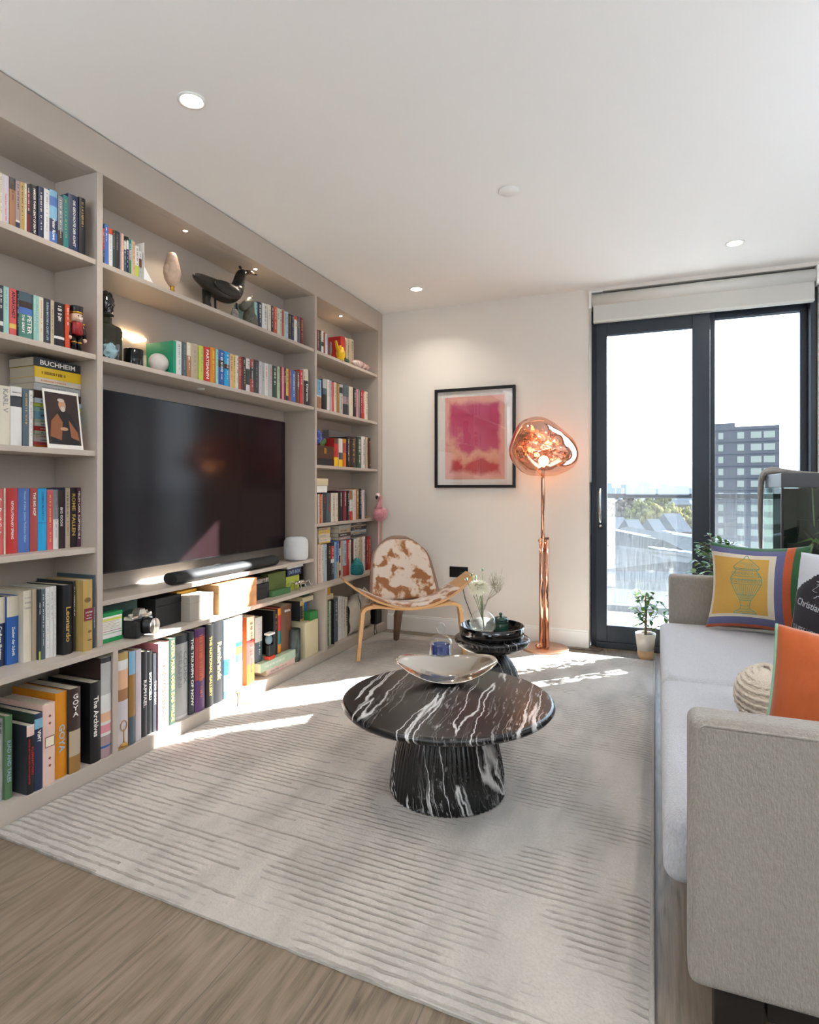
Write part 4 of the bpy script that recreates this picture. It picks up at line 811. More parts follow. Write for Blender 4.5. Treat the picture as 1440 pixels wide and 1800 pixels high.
# decanter with dark head stopper
dc = thing('decanter', 'square smoked glass decanter with black sculpted stopper', 'decanter', (-2.18, 1.895, Z2 + .0005))
m_smoke = mat('smoked_decanter', '#5b5a4c', .08, trans=.75, ior=1.3)
b = MB(); 
def sq(r, z, n=24, k=4.0):
    return [((abs(cos(a)) ** (2 / k)) * r * (1 if cos(a) >= 0 else -1), (abs(sin(a)) ** (2 / k)) * r * (1 if sin(a) >= 0 else -1), z) for a in [2 * pi * i / n for i in range(n)]]
rings = [sq(.05, 0), sq(.054, .006), sq(.056, .13), sq(.05, .145), sq(.03, .158, k=2), sq(.026, .165, k=2), sq(.026, .188, k=2), sq(.034, .192, k=2), sq(.034, .198, k=2)]
vs = [p for r_ in rings for p in r_]; fs = [(i * 24 + k, i * 24 + (k + 1) % 24, (i + 1) * 24 + (k + 1) % 24, (i + 1) * 24 + k) for i in range(8) for k in range(24)] + [list(range(24))[::-1], [8 * 24 + k for k in range(24)]]
b.add(vs, fs, 0, True); b.build('bottle', m_smoke, dc, bevel=0)
b = MB().ball((0, 0, .245), (.034, .036, .05), 20, 14, fn=lambda p: 1 + .28 * noise.noise(p * 3.2 + Vector((5, 2, 1)))); b.lathe([(.02, .198), (.024, .205), (.018, .215)], 16); b.build('stopper', mat('black_glass', '#0c0c0d', .12, coat=.6), dc)
t = thing('glass_rose', 'pale blue crumpled glass ornament in front of the decanter', 'ornament', (-2.128, 1.872, Z2 + .0003))
o = MB().ball((0, 0, .033), (.018, .036, .034), 14, 9, fn=lambda p: 1 + .35 * noise.noise(p * 4)).build('glass_lump', mat('ice_glass', '#a9cdd8', .08, trans=.4), t)
for p in o.data.polygons: p.use_smooth = False
t = thing('candle', 'black cylindrical glass candle right of the decanter', 'candle', (-2.17, 2.035, Z2 + .0003))
MB().lathe([(.0001, 0), (.039, 0), (.041, .004), (.041, .076), (.038, .078), (.037, .066), (.0001, .066)], 32).build('candle_glass', mat('black_gloss', '#131416', .12), t)
boxthing('white_box', 'small cream block right of the black candle', 'box', -2.22, -2.18, 2.09, 2.12, Z2, Z2 + .07, mat('cream_card'))
t = thing('quartz_egg', 'white translucent quartz egg in front of the green box', 'mineral', (-2.155, 2.168, Z2 + .0005))
MB().ball((0, 0, .043), (.036, .052, .044), 24, 16, fn=lambda p: 1 + .04 * noise.noise(p * 2)).build('stone', mat('quartz', '#cfc7c0', .25, var=.15, vscale=20), t)
# neon script on the bay's back
nn = thing('neon_sign', 'small glowing cursive neon sign on the back of the bay', 'neon sign', (BX + .012, 2.19, 1.885))
q = MB(); put_text(q, 'Champagne', (0, 0, 0), (0, 1, 0), (0, 0, 1), .15, .04, 0, bold=-.012, shear=.4); q.build('neon_tube', mat('neon_glow', '#ffffff', .5, emis='#ffd9a8', estr=9), nn, solid=.004)
MB().tube([(-.01, -.07, -.01), (-.008, 0, -.03), (-.01, .07, -.01)], .0012, 5).build('power_wire', m_white, nn)
# nutcracker
nc = thing('nutcracker', 'red and black wooden nutcracker soldier on the second left shelf', 'figurine', (-2.125, 1.70 + 0, Z2))
nc.location = (-2.122, onX(134, 590, -2.122)[0], Z2 + .0003)
nb_, nr, ngd, nsk = mat('nut_black', '#141414', .25), mat('nut_red', '#9c1c22', .3, var=.3, vscale=60), mat('gold_metal'), mat('nut_skin', '#d8b9a0', .4)
for sy in (-1, 1):
    b = MB().cyl(.0105, 0, .062, 16, 0, Matrix.Translation((0, sy * .012, 0))); b.build('leg', nb_, nc)
    MB().lathe([(.0125, .028), (.0135, .031), (.0125, .034)], 16, 0, Matrix.Translation((0, sy * .012, 0))).build('boot_band', ngd, nc)
    MB().tube([(0, sy * .027, .104), (.0, sy * .034, .08), (.006, sy * .033, .052)], [.009, .0085, .007], 12).build('arm', nb_, nc)
    MB().ball((.006, sy * .033, .045), .008, 10, 8).build('hand', nsk, nc); MB().ball((0, sy * .03, .108), (.011, .009, .006), 10, 6).build('epaulette', ngd, nc)
MB().lathe([(.022, .06), (.026, .064), (.023, .09), (.025, .105), (.014, .113)], 24).build('tunic', nr, nc)
MB().lathe([(.014, .112), (.022, .118), (.024, .13), (.022, .142), (.016, .148)], 24).build('head', nsk, nc)
b = MB().lathe([(.023, .143), (.024, .146), (.024, .165), (.026, .172), (.0001, .174)], 24); b.build('hat', nb_, nc)
MB().lathe([(.0245, .143), (.0255, .146), (.0245, .150)], 24).build('hat_band', ngd, nc)
b = MB(); b.ball((.0225, -.008, .133), (.002, .004, .0022), 8, 5); b.build('eye', nb_, nc); MB().ball((.0225, .008, .133), (.002, .004, .0022), 8, 5).build('eye', nb_, nc)
MB().box(.018, .025, -.006, .006, .12, .125).build('beard', m_white, nc)
for k in range(3): MB().ball((.0245 - .001 * abs(k - 1), 0, .074 + .011 * k), .0022, 8, 6).build('button', ngd, nc)
# portrait postcard (a plain generic portrait)
def quadX(pts, X): return [onX(u, v, X) for u, v in pts]
pc = thing('art_postcard', 'white-bordered portrait postcard leaning against the flat books', 'postcard', (-2.125, 0, 1.306))
p0 = onX(83, 787, -2.125)[0]; p1 = onX(146, 790, -2.125)[0]; pc.location = (-2.128, (p0 + p1) / 2, 1.3065); pw = (p1 - p0) / 2; ph = .23; pc.rotation_euler = (0, radians(-8), 0)
pc.location.x = -2.122
MB().box(-.0012, 0, -pw, pw, 0, ph).build('card', mat('card_white', '#e3ded6', .5), pc)
b = MB().box(0, .0003, -pw * .9, pw * .9, ph * .07, ph * .95, 0)
def ell(cy, cz, ry, rz, m, x, n=22, sh=0): b.add([(x, cy + ry * cos(2 * pi * a / n) + sh * sin(2 * pi * a / n), cz + rz * sin(2 * pi * a / n)) for a in range(n)], [list(range(n))], m)
b.add([(.0005, -pw * .75, ph * .08), (.0005, pw * .8, ph * .08), (.0005, pw * .78, ph * .35), (.0005, pw * .45, ph * .6), (.0005, pw * .1, ph * .66), (.0005, -pw * .3, ph * .62), (.0005, -pw * .7, ph * .42)], [(0, 1, 2, 3, 4, 5, 6)], 2)
b.add([(.0007, -pw * .8, ph * .2), (.0007, -pw * .2, ph * .14), (.0007, -pw * .05, ph * .45), (.0007, -pw * .3, ph * .6), (.0007, -pw * .68, ph * .46)], [(0, 1, 2, 3, 4)], 1)
b.add([(.0007, pw * .3, ph * .5), (.0007, pw * .75, ph * .3), (.0007, pw * .8, ph * .15), (.0007, pw * .35, ph * .2)], [(0, 3, 2, 1)], 1)
ell(0, ph * .75, pw * .2, ph * .095, 3, .0009); ell(pw * .02, ph * .68, pw * .13, ph * .045, 4, .0011); ell(-pw * .05, ph * .83, pw * .19, ph * .03, 4, .0010); ell(-pw * .0, ph * .34, pw * .22, ph * .03, 3, .0011)
b.build('portrait_print', [mat('print_dark', '#3a2520', .4, var=.4, vscale=12), mat('print_brown', '#8a5433', .5), mat('print_black', '#17120f', .4), mat('print_skin', '#b98b6c', .5), mat('print_beard', '#b9aea2', .5)], pc)
# top shelf of the far column: cactus-like figurine, yellow hand, sleeping cat
t = thing('hand_sculpture', 'bright yellow plastic hand sculpture on the far column top shelf', 'sculpture', (-2.13, 3.78, Z1 + .0003))
my = mat('bright_yellow_plastic', '#dcae08', .35)
t.location.y = onX(598, 640, -2.13)[0]
MB().ball((0, .01, .05), (.03, .045, .045), 16, 10).build('palm', my, t)
MB().tube([(0, -.02, .06), (0, -.05, .10), (0, -.065, .13)], [.014, .012, .009], 10).build('finger', my, t); MB().tube([(0, .0, .085), (0, -.005, .11)], [.015, .011], 10).build('finger', my, t); MB().tube([(0, .03, .08), (0, .04, .10)], [.014, .01], 10).build('finger', my, t); MB().tube([(.01, .03, .05), (.025, .0, .06)], [.013, .01], 10).build('thumb', my, t); MB().lathe([(.03, 0), (.032, .006), (.024, .02)], 16).build('base', my, t)
t = thing('glass_figurine', 'slim clear glass figurine beside the thin books of the far column', 'figurine', (-2.14, onX(581, 620, -2.14)[0], Z1 + .0003))
MB().lathe([(.016, 0), (.016, .004), (.004, .012), (.007, .03), (.012, .06), (.007, .085), (.009, .1), (.0001, .115)], 16).build('figure', mat('clear_grey_glass', '#a9a69c', .1, trans=.5), t)
t = thing('toy_frog', 'small dark green figurine right of the yellow hand', 'figurine', (-2.13, onX(609, 640, -2.13)[0], Z1 + .0003))
MB().ball((0, 0, .018), (.02, .04, .018), 14, 8).build('body', mat('frog_green', '#1f4a33', .3), t); MB().ball((0, -.03, .034), (.012, .014, .012), 10, 7).build('head', mat('frog_green'), t)
t = thing('beaded_string', 'red and white patterned porcelain animal lying at the shelf end', 'ornament', (-2.13, onX(632, 648, -2.13)[0], Z1 + .0003)); t.name = 'porcelain_animal'
mp_ = mat('red_white_porcelain', '#d8cfc6', .2, var=.9, vscale=26, col2='#8c2a2a')
MB().ball((0, 0, .03), (.028, .12, .03), 18, 10).build('body', mp_, t); MB().ball((0, .11, .028), (.026, .035, .026), 14, 9).build('head', mp_, t)
# far column second shelf: jar and flat books behind
t = thing('storage_jar', 'white lidded jar at the near end of the far column second shelf', 'jar', (-2.15, 3.53, Z2)); t.location.y = 3.535
t.location = (-2.303, 3.545, Z2 + .0003); MB().lathe([(.03, 0), (.033, .01), (.033, .225), (.02, .235)], 24).build('jar_body', m_white, t); MB().lathe([(.022, .235), (.022, .25), (.008, .262), (.0001, .264)], 20).build('jar_lid', mat('dark_green_glaze', '#2f4433', .3), t)
ya, yb = onX(621, 670, -2.17)[0], onX(643, 670, -2.17)[0]
for k, (h, c) in enumerate([(.05, 'cream'), (.035, 'slate'), (.03, 'sky blue'), (.035, 'slate'), (.06, 'navy')]): pass
z = Z2
for k, (h, c, lab) in enumerate([(.17, 'pale grey', 'pale grey book block behind the standing row, under the mint one'), (.03, 'teal', 'teal flat book on the pile behind the far column second row'), (.028, 'mint', 'mint flat book on the pile behind the far column second row'), (.05, 'navy', 'navy flat book topping the pile behind the far column second row')]):
    boxthing('book', lab, 'book', -2.335, -2.285 + .0, ya - .1, yb + .02, z, z + h, bm_(c), bev=0, group='books piled at the back of the far column second shelf'); z += h
# third shelf: case, hydrangea, grey box
Z3 = 1.314
y0, y1 = 3.515, onX(588, 800, -2.13)[0] - .016
boxthing('storage_box', 'flat black box under the brown trunk box', 'box', -2.23, -2.125, y0, y1, Z3, Z3 + .045, mat('black_card'))
t = boxthing('trunk_box', 'small brown patterned trunk box with gold corners under blue flowers', 'box', -2.23, -2.125, y0, y1, Z3 + .0455, Z3 + .135, mat('trunk_brown', '#54392c', .5, var=.3, vscale=70))
for yy in (-1, 1):
    for zz_ in (0, 1): MB().box(.047, .0545, yy * (y1 - y0) / 2 - .012, yy * (y1 - y0) / 2 + .012, zz_ * .07, zz_ * .07 + .02).build('gold_corner', mat('gold_metal'), t) if yy < 0 or True else None
MB().box(.0527, .056, -.016, .016, .035, .075).build('gold_clasp', mat('gold_metal'), t)
t = thing('flower_arrangement', 'blue artificial hydrangea with green leaves on the trunk box', 'flowers', (-2.175, 3.60, Z3 + .136))
rr = random.Random(5); b = MB(); mpet = [mat('petal_blue', '#4a5fae', .6), mat('petal_lilac', '#7d86c6', .6)]
for k in range(120):
    d_ = Vector((rr.gauss(0, 1), rr.gauss(0, 1), rr.gauss(0, 1))).normalized(); c_ = Vector((0, -.01, .058)) + Vector((d_.x * .05, d_.y * .07, d_.z * .055))
    a_ = d_.cross(Vector((0, 0, 1))).normalized() * .011; b2 = d_.cross(a_).normalized() * .011
    b.add([c_ + a_, c_ + b2, c_ - a_, c_ - b2, c_ + d_ * .004], [(0, 1, 4), (1, 2, 4), (2, 3, 4), (3, 0, 4)], rr.randint(0, 1))
b.ball((0, -.01, .058), (.044, .062, .048), 12, 8, 0); b.build('flower_head', mpet, t)
for (y, z_, r_) in ((.05, .02, .028), (.075, .035, .024), (.03, .01, .022)):
    MB().ball((.03, y, z_), (.006, r_, r_ * .8), 12, 8).build('leaf', mat('leaf_green', '#3e6b35', .5), t)
boxthing('grey_box', 'plain grey box at the back above the dark books of the far column', 'box', -2.335, -2.285, 3.98, 4.33, Z3, Z3 + .285, mat('plain_grey', '#8f8c90', .6))
# fourth shelf: boxes on books, dome
Z4 = .918
y1 = onX(540 + 187 / 5.4545, 860, -2.13)[0]
zb4 = onX(560, 830 + 205 / 5.4545, -2.13)[1] + .006
boxthing('white_box', 'white carton lying on the first books of the far column', 'box', -2.25, -2.125, 3.502, y1, zb4, zb4 + .047, m_white)
boxthing('white_box', 'cream carton on top of the white carton in the far column', 'box', -2.25, -2.12, 3.502, y1 + .005, zb4 + .0475, zb4 + .097, mat('cream_card'))
dy = onX(540 + 583 / 5.4545, 880, -2.15)[0]
dm = thing('glass_dome', 'glass dome with a small white figure near the flamingo', 'cloche', (-2.215, dy - .01, Z4 + .0004))
MB().lathe([(.0001, .0), (.062, 0), (.062, .014), (.0001, .015)], 28).build('wooden_base', mat('oak_box_wood'), dm)
MB().lathe([(.055, .0152), (.055, .17), (.04, .2), (.0001, .212)], 28).build('glass_cover', mat('clear_glass', '#ffffff', .02, trans=1.0, ior=1.1, alpha=.35), dm)
MB().lathe([(.02, .0155), (.028, .05), (.024, .09), (.012, .12), (.0001, .13)], 18).build('figure', m_white, dm)
# turquoise ornament on the counter end
cy = onX(540 + 495 / 5.4545, 990, -2.08)[0]
tq = thing('coral_ornament', 'turquoise knobbly cone ornament on the counter before the books', 'ornament', (-2.095, cy, K + .0004))
b = MB().lathe([(.042, 0), (.046, .01), (.045, .05), (.035, .09), (.016, .12), (.0001, .128)], 24)
for i in range(8):
    z_ = .012 + i * .0145; r_ = [.045, .0465, .046, .0445, .04, .033, .024, .013][i]; nn_ = max(6, int(r_ * 2 * pi / .013))
    for k in range(nn_):
        a = 2 * pi * (k + .5 * (i % 2)) / nn_; b.ball((r_ * cos(a), r_ * sin(a), z_), .0072, 7, 5)
b.build('knobbly_body', mat('turquoise_glaze', '#1f7f80', .25, var=.2, vscale=40), tq)
# flamingo
fy = 4.375
fm = thing('flamingo_figure', 'pink feathered flamingo figure with black beak behind the chair', 'flamingo', (-2.052, fy, K + .0006)); fm.scale = (1.12, 1.3, .985)
m_pk = mat('pink_feathers', '#e59aa2', .9, bump=1.0, bscale=90, var=.25, vscale=25, sheen=.4)
m_pk2 = mat('pink_leg', '#e2a0a0', .6)
b = MB().ball((0, .01, .45), (.05, .062, .062), 20, 14, fn=lambda p: 1 + .05 * noise.noise(p * 5)); b.build('body', m_pk, fm)
pts = [(.0, -.01, .49), (.0, -.0, .53), (.0, .01, .565), (.0, .005, .592), (.0, -.015, .605)]
MB().tube(pts, [.032, .02, .015, .0155, .016], 12).build('neck', m_pk, fm)
MB().ball((0, -.02, .603), (.017, .021, .018), 14, 10).build('head', mat('pale_face', '#ecd0cc', .7), fm)
MB().tube([(0, -.032, .598), (0, -.042, .585), (0, -.04, .57)], [.010, .009, .003], 8).build('beak', m_black, fm)
MB().ball((.015, -.022, .608), .003, 6, 5).build('eye', m_black, fm)
for y in (-.015, .03):
    MB().tube([(0, y, .40), (0, y, .2), (0, y, .004)], .0045, 8).build('leg', m_pk2, fm); MB().box(-.015, .02, y - .01, y + .01, 0, .004).build('foot', m_pk2, fm)
# ---------------------------------------------------------------- framed print, socket
pf = thing('framed_print', 'black-framed abstract pink and red print on the far wall', 'picture', (-1.311, WY, 1.55))
W2, H2 = .323, .389; b = MB(); fw = .022
b.box(-W2, W2, -.028, -.001, H2 - fw, H2); b.box(-W2, W2, -.028, -.001, -H2, -H2 + fw); b.box(-W2, -W2 + fw, -.028, -.001, -H2 + fw, H2 - fw); b.box(W2 - fw, W2, -.028, -.001, -H2 + fw, H2 - fw)
b.build('frame', mat('black_frame', '#141316', .35), pf, bevel=.0015)
MB().box(-W2 + fw, W2 - fw, -.010, -.004, -H2 + fw, H2 - fw).build('mount_board', mat('mount_white', '#ded8d2', .8), pf)
def wash():
    m = bpy.data.materials.new('pink_red_wash'); m.use_nodes = True; N, L, bs = nodes_of(m)
    tc = N.new('ShaderNodeTexCoord'); sp = N.new('ShaderNodeSeparateXYZ'); L.new(tc.outputs['Object'], sp.inputs[0])
    n = N.new('ShaderNodeTexNoise'); n.inputs['Scale'].default_value = 9; n.inputs['Detail'].default_value = 8; n.inputs['Roughness'].default_value = .65; L.new(tc.outputs['Object'], n.inputs[0])
    n2 = N.new('ShaderNodeTexNoise'); n2.inputs['Scale'].default_value = 3; L.new(tc.outputs['Object'], n2.inputs[0])
    z = math_n(N, L, 'MULTIPLY_ADD', n.outputs[0], .20, math_n(N, L, 'MULTIPLY_ADD', n2.outputs[0], .45, sp.outputs[2]))
    z = math_n(N, L, 'MULTIPLY_ADD', sp.outputs[0], .22, z)
    t_ = math_n(N, L, 'MULTIPLY_ADD', z, 1.35, .06); r = N.new('ShaderNodeValToRGB'); L.new(t_, r.inputs[0]); E_ = r.color_ramp.elements
    E_[0].position = .0; E_[0].color = lin('#c98080'); E_[1].position = 1; E_[1].color = lin('#b8577a')
    for p, c in ((.05, '#b04446'), (.27, '#bf4347'), (.33, '#dd9a86'), (.38, '#e2a890'), (.45, '#c24e70'), (.7, '#b93a62'), (.92, '#bb4470')):
        e = E_.new(p); e.color = lin(c)
    ed = math_n(N, L, 'MAXIMUM', math_n(N, L, 'DIVIDE', math_n(N, L, 'ABSOLUTE', sp.outputs[0]), .222), math_n(N, L, 'DIVIDE', math_n(N, L, 'ABSOLUTE', sp.outputs[2]), .305))
    ed = math_n(N, L, 'MULTIPLY_ADD', n2.outputs[0], .35, math_n(N, L, 'MULTIPLY_ADD', n.outputs[0], .30, ed)); k = N.new('ShaderNodeMapRange'); L.new(ed, k.inputs[0]); k.inputs[1].default_value = 1.15; k.inputs[2].default_value = 1.28
    mx = N.new('ShaderNodeMix'); mx.data_type = 'RGBA'; L.new(k.outputs[0], mx.inputs[0]); L.new(r.outputs[0], mx.inputs[6]); mx.inputs[7].default_value = lin('#dda296'); L.new(mx.outputs[2], bs.inputs['Base Color']); bs.inputs['Roughness'].default_value = .8
    return m
MB().box(-.238, .238, -.0118, -.0102, -.322, .322).build('print', wash(), pf)
gm = bpy.data.materials.new('picture_glass'); gm.use_nodes = True; N, L, bs = nodes_of(gm); N.remove(bs)
tr = N.new('ShaderNodeBsdfTransparent'); gl = N.new('ShaderNodeBsdfGlossy'); gl.inputs['Roughness'].default_value = .01; mx = N.new('ShaderNodeMixShader'); mx.inputs[0].default_value = .06
L.new(tr.outputs[0], mx.inputs[1]); L.new(gl.outputs[0], mx.inputs[2]); L.new(mx.outputs[0], N['Material Output'].inputs[0])
MB().box(-W2 + fw, W2 - fw, -.0165, -.0155, -H2 + fw, H2 - fw).build('glass_sheet', gm, pf)
sk = thing('wall_socket', 'black double wall socket with a plug behind the flowers', 'socket', (-1.44, WY, .50))
MB().box(-.075, .075, -.01, -.0005, -.042, .042).build('face_plate', m_black, sk, bevel=.002)
MB().box(.02, .055, -.045, -.0102, -.035, .0).build('plug', m_black, sk, bevel=.004)
MB().tube([(.038, -.035, -.032), (.04, -.04, -.1), (.06, -.03, -.2), (.1, -.03, -.3), (.16, -.03, -.44), (.2, -.04, -.48)], .003, 6).build('flex', m_black, sk)
# ================================================================ rug
def rug_mat():
    m = bpy.data.materials.new('ribbed_wool'); m.use_nodes = True; N, L, b = nodes_of(m)
    tc = N.new('ShaderNodeTexCoord'); sp = N.new('ShaderNodeSeparateXYZ'); L.new(tc.outputs['Object'], sp.inputs[0])
    nz = N.new('ShaderNodeTexNoise'); nz.inputs['Scale'].default_value = 3; nz.inputs['Detail'].default_value = 3
    mp = N.new('ShaderNodeMapping'); mp.inputs['Scale'].default_value = (2.0, .7, 1); L.new(tc.outputs['Object'], mp.inputs[0]); L.new(mp.outputs[0], nz.inputs[0])
    fine = N.new('ShaderNodeTexNoise'); fine.inputs['Scale'].default_value = 120; fine.inputs['Detail'].default_value = 4; L.new(tc.outputs['Object'], fine.inputs[0])
    med = N.new('ShaderNodeTexNoise'); med.inputs['Scale'].default_value = 22; med.inputs['Detail'].default_value = 5; L.new(tc.outputs['Object'], med.inputs[0])
    # grooves across the rug every 2.6 cm, interrupted in patches
    y = math_n(N, L, 'MULTIPLY_ADD', sp.outputs[0], .045, sp.outputs[1]); y = math_n(N, L, 'MULTIPLY_ADD', med.outputs[0], .013, y)
    k = math_n(N, L, 'MULTIPLY', y, 38.0); fr = math_n(N, L, 'FRACT', k); cell = math_n(N, L, 'FLOOR', k)
    wn = N.new('ShaderNodeTexWhiteNoise'); wn.noise_dimensions = '1D'; L.new(cell, wn.inputs['W'])
    d = math_n(N, L, 'ABSOLUTE', math_n(N, L, 'SUBTRACT', fr, .5)); g = N.new('ShaderNodeMapRange'); L.new(d, g.inputs[0]); g.inputs[1].default_value = .06; g.inputs[2].default_value = .20; g.inputs[3].default_value = 1; g.inputs[4].default_value = 0
    # per-groove broken start and end
    cb = N.new('ShaderNodeCombineXYZ'); L.new(math_n(N, L, 'MULTIPLY', sp.outputs[0], 1.6), cb.inputs[0]); L.new(math_n(N, L, 'MULTIPLY', cell, .045), cb.inputs[1])
    pn = N.new('ShaderNodeTexNoise'); pn.inputs['Scale'].default_value = 1.3; pn.inputs['Detail'].default_value = 4; pn.inputs['Roughness'].default_value = .65; L.new(cb.outputs[0], pn.inputs[0])
    mk = N.new('ShaderNodeMapRange'); L.new(pn.outputs[0], mk.inputs[0]); mk.inputs[1].default_value = .46; mk.inputs[2].default_value = .54
    sp2 = math_n(N, L, 'MAXIMUM', mk.outputs[0], math_n(N, L, 'GREATER_THAN', math_n(N, L, 'MULTIPLY_ADD', sp.outputs[0], -1.0, wn.outputs[0]), 1.9))
    gm = math_n(N, L, 'MULTIPLY', g.outputs[0], sp2)
    br = N.new('ShaderNodeMapRange'); L.new(med.outputs[0], br.inputs[0]); br.inputs[1].default_value = .35; br.inputs[2].default_value = .55
    gm = math_n(N, L, 'MULTIPLY', gm, math_n(N, L, 'MULTIPLY_ADD', br.outputs[0], .5, .5))
    r = N.new('ShaderNodeValToRGB'); L.new(nz.outputs[0], r.inputs[0]); E_ = r.color_ramp.elements
    E_[0].position = .3; E_[0].color = lin('#9c9892'); E_[1].position = .7; E_[1].color = lin('#cdc6bb'); q = E_.new(.5); q.color = lin('#bbb6ae')
    mx0 = N.new('ShaderNodeMix'); mx0.data_type = 'RGBA'; L.new(math_n(N, L, 'MULTIPLY', fine.outputs[0], .75), mx0.inputs[0]); L.new(r.outputs[0], mx0.inputs[6]); mx0.inputs[7].default_value = lin('#a0978b')
    mx = N.new('ShaderNodeMix'); mx.data_type = 'RGBA'; L.new(math_n(N, L, 'MULTIPLY', gm, .6), mx.inputs[0]); L.new(mx0.outputs[2], mx.inputs[6]); mx.inputs[7].default_value = lin('#857c71')
    L.new(mx.outputs[2], b.inputs['Base Color']); b.inputs['Roughness'].default_value = .95; b.inputs['Sheen Weight'].default_value = .25; b.inputs['Specular IOR Level'].default_value = .15
    h = math_n(N, L, 'MULTIPLY_ADD', gm, -1.0, math_n(N, L, 'MULTIPLY', fine.outputs[0], .35)); h = math_n(N, L, 'MULTIPLY_ADD', med.outputs[0], .4, h)
    bp = N.new('ShaderNodeBump'); bp.inputs['Strength'].default_value = .9; bp.inputs['Distance'].default_value = .007; L.new(h, bp.inputs['Height']); L.new(bp.outputs[0], b.inputs['Normal'])
    return m
RT = .014
cA, cB, cC, cD = (-2.045, 1.335), (-.012, 1.235), (-.018, 4.34), (-2.045, 4.40)
rr = random.Random(11)
def rugp(u, v):
    xa = cA[0] + (cB[0] - cA[0]) * u; ya = cA[1] + (cB[1] - cA[1]) * u; xd = cD[0] + (cC[0] - cD[0]) * u; yd = cD[1] + (cC[1] - cD[1]) * u
    return xa + (xd - xa) * v, ya + (yd - ya) * v
b = MB(); nu, nv = 60, 60
def rfn(u, v):
    x, y = rugp(u, v); e = min(u * 2.03, (1 - u) * 2.03, v * 3.1, (1 - v) * 3.1)
    return (x, y + (.003 * noise.noise(Vector((x * 60, 0, 0))) if v < .01 else 0), RT * (min(1, .55 + e * 40) if e < .02 else 1) + .0012 * noise.noise(Vector((x * 9, y * 9, 0))))
b.grid(rfn, nu, nv)
def edge(i0, i1):
    a, c_ = b.v[i0], b.v[i1]; b.quad(a, c_, (c_[0], c_[1], .0005), (a[0], a[1], .0005))
for i in range(nu): edge(i + 1, i); edge((nu + 1) * nv + i, (nu + 1) * nv + i + 1)
for j in range(nv): edge(j * (nu + 1), (j + 1) * (nu + 1)); edge((j + 1) * (nu + 1) + nu, j * (nu + 1) + nu)
rug = b.build('rug', rug_mat()); tag(rug, 'large pale ribbed wool rug covering the oak floor', 'rug')
m_bind = mat('rug_binding', '#a9a49c', .9, bump=.5, bscale=200)
MB().tube([(cB[0] + .002, cB[1], .008), (cC[0] + .002, cC[1], .008)], .0062, 8).build('edge_binding', m_bind, rug)
# ================================================================ marble tables
def marble():
    m = bpy.data.materials.new('black_marble'); m.use_nodes = True; N, L, b = nodes_of(m)
    tc = N.new('ShaderNodeTexCoord'); mp = N.new('ShaderNodeMapping'); mp.inputs['Rotation'].default_value = (radians(6), radians(14), radians(-5)); L.new(tc.outputs['Object'], mp.inputs[0])
    n = N.new('ShaderNodeTexNoise'); n.inputs['Scale'].default_value = 4; n.inputs['Detail'].default_value = 7; n.inputs['Roughness'].default_value = .6; L.new(mp.outputs[0], n.inputs[0])
    ms = N.new('ShaderNodeMapping'); ms.inputs['Scale'].default_value = (1, .16, .5); L.new(mp.outputs[0], ms.inputs[0])
    sp = N.new('ShaderNodeSeparateXYZ'); L.new(mp.outputs[0], sp.inputs[0])
    x = math_n(N, L, 'MULTIPLY_ADD', n.outputs[0], .085, sp.outputs[0])
    def vein(freq, off, w0, w1, seed):
        c = N.new('ShaderNodeCombineXYZ'); L.new(math_n(N, L, 'MULTIPLY_ADD', x, freq, off), c.inputs[0]); L.new(math_n(N, L, 'MULTIPLY', sp.outputs[1], .55), c.inputs[1]); L.new(math_n(N, L, 'ADD', sp.outputs[2], seed), c.inputs[2])
        q = N.new('ShaderNodeTexNoise'); q.inputs['Scale'].default_value = 1; q.inputs['Detail'].default_value = 2.5; q.inputs['Roughness'].default_value = .55; L.new(c.outputs[0], q.inputs[0])
        d = math_n(N, L, 'ABSOLUTE', math_n(N, L, 'SUBTRACT', q.outputs[0], .5)); g = N.new('ShaderNodeMapRange'); L.new(d, g.inputs[0]); g.inputs[1].default_value = w0; g.inputs[2].default_value = w1; g.inputs[3].default_value = 1; g.inputs[4].default_value = 0
        return g.outputs[0]
    v1 = vein(9.5, 1.7, .003, .013, 0); v2 = vein(30, 3, .003, .012, 5)
    nb = N.new('ShaderNodeTexNoise'); nb.inputs['Scale'].default_value = 3.5; nb.inputs['Detail'].default_value = 3; L.new(ms.outputs[0], nb.inputs[0])
    mk = N.new('ShaderNodeMapRange'); L.new(nb.outputs[0], mk.inputs[0]); mk.inputs[1].default_value = .45; mk.inputs[2].default_value = .58
    sk_ = N.new('ShaderNodeTexNoise'); sk_.inputs['Scale'].default_value = 70; sk_.inputs['Detail'].default_value = 6; sk_.inputs['Roughness'].default_value = .7; L.new(ms.outputs[0], sk_.inputs[0])
    s2 = N.new('ShaderNodeMapRange'); L.new(sk_.outputs[0], s2.inputs[0]); s2.inputs[1].default_value = .56; s2.inputs[2].default_value = .66
    f = math_n(N, L, 'MAXIMUM', v1, math_n(N, L, 'MULTIPLY', v2, math_n(N, L, 'MULTIPLY', mk.outputs[0], .55)))
    f = math_n(N, L, 'MAXIMUM', f, math_n(N, L, 'MULTIPLY', s2.outputs[0], math_n(N, L, 'MULTIPLY', mk.outputs[0], .55)))
    mx = N.new('ShaderNodeMix'); mx.data_type = 'RGBA'; L.new(f, mx.inputs[0]); mx.inputs[6].default_value = lin('#111214'); mx.inputs[7].default_value = lin('#c9c8c6')
    L.new(mx.outputs[2], b.inputs['Base Color']); b.inputs['Roughness'].default_value = .27; b.inputs['Specular IOR Level'].default_value = .5
    return m
m_marble = marble()
def fluted(n, amp): return lambda a: 1 + amp * (abs(sin(a * n / 2)) - .6)
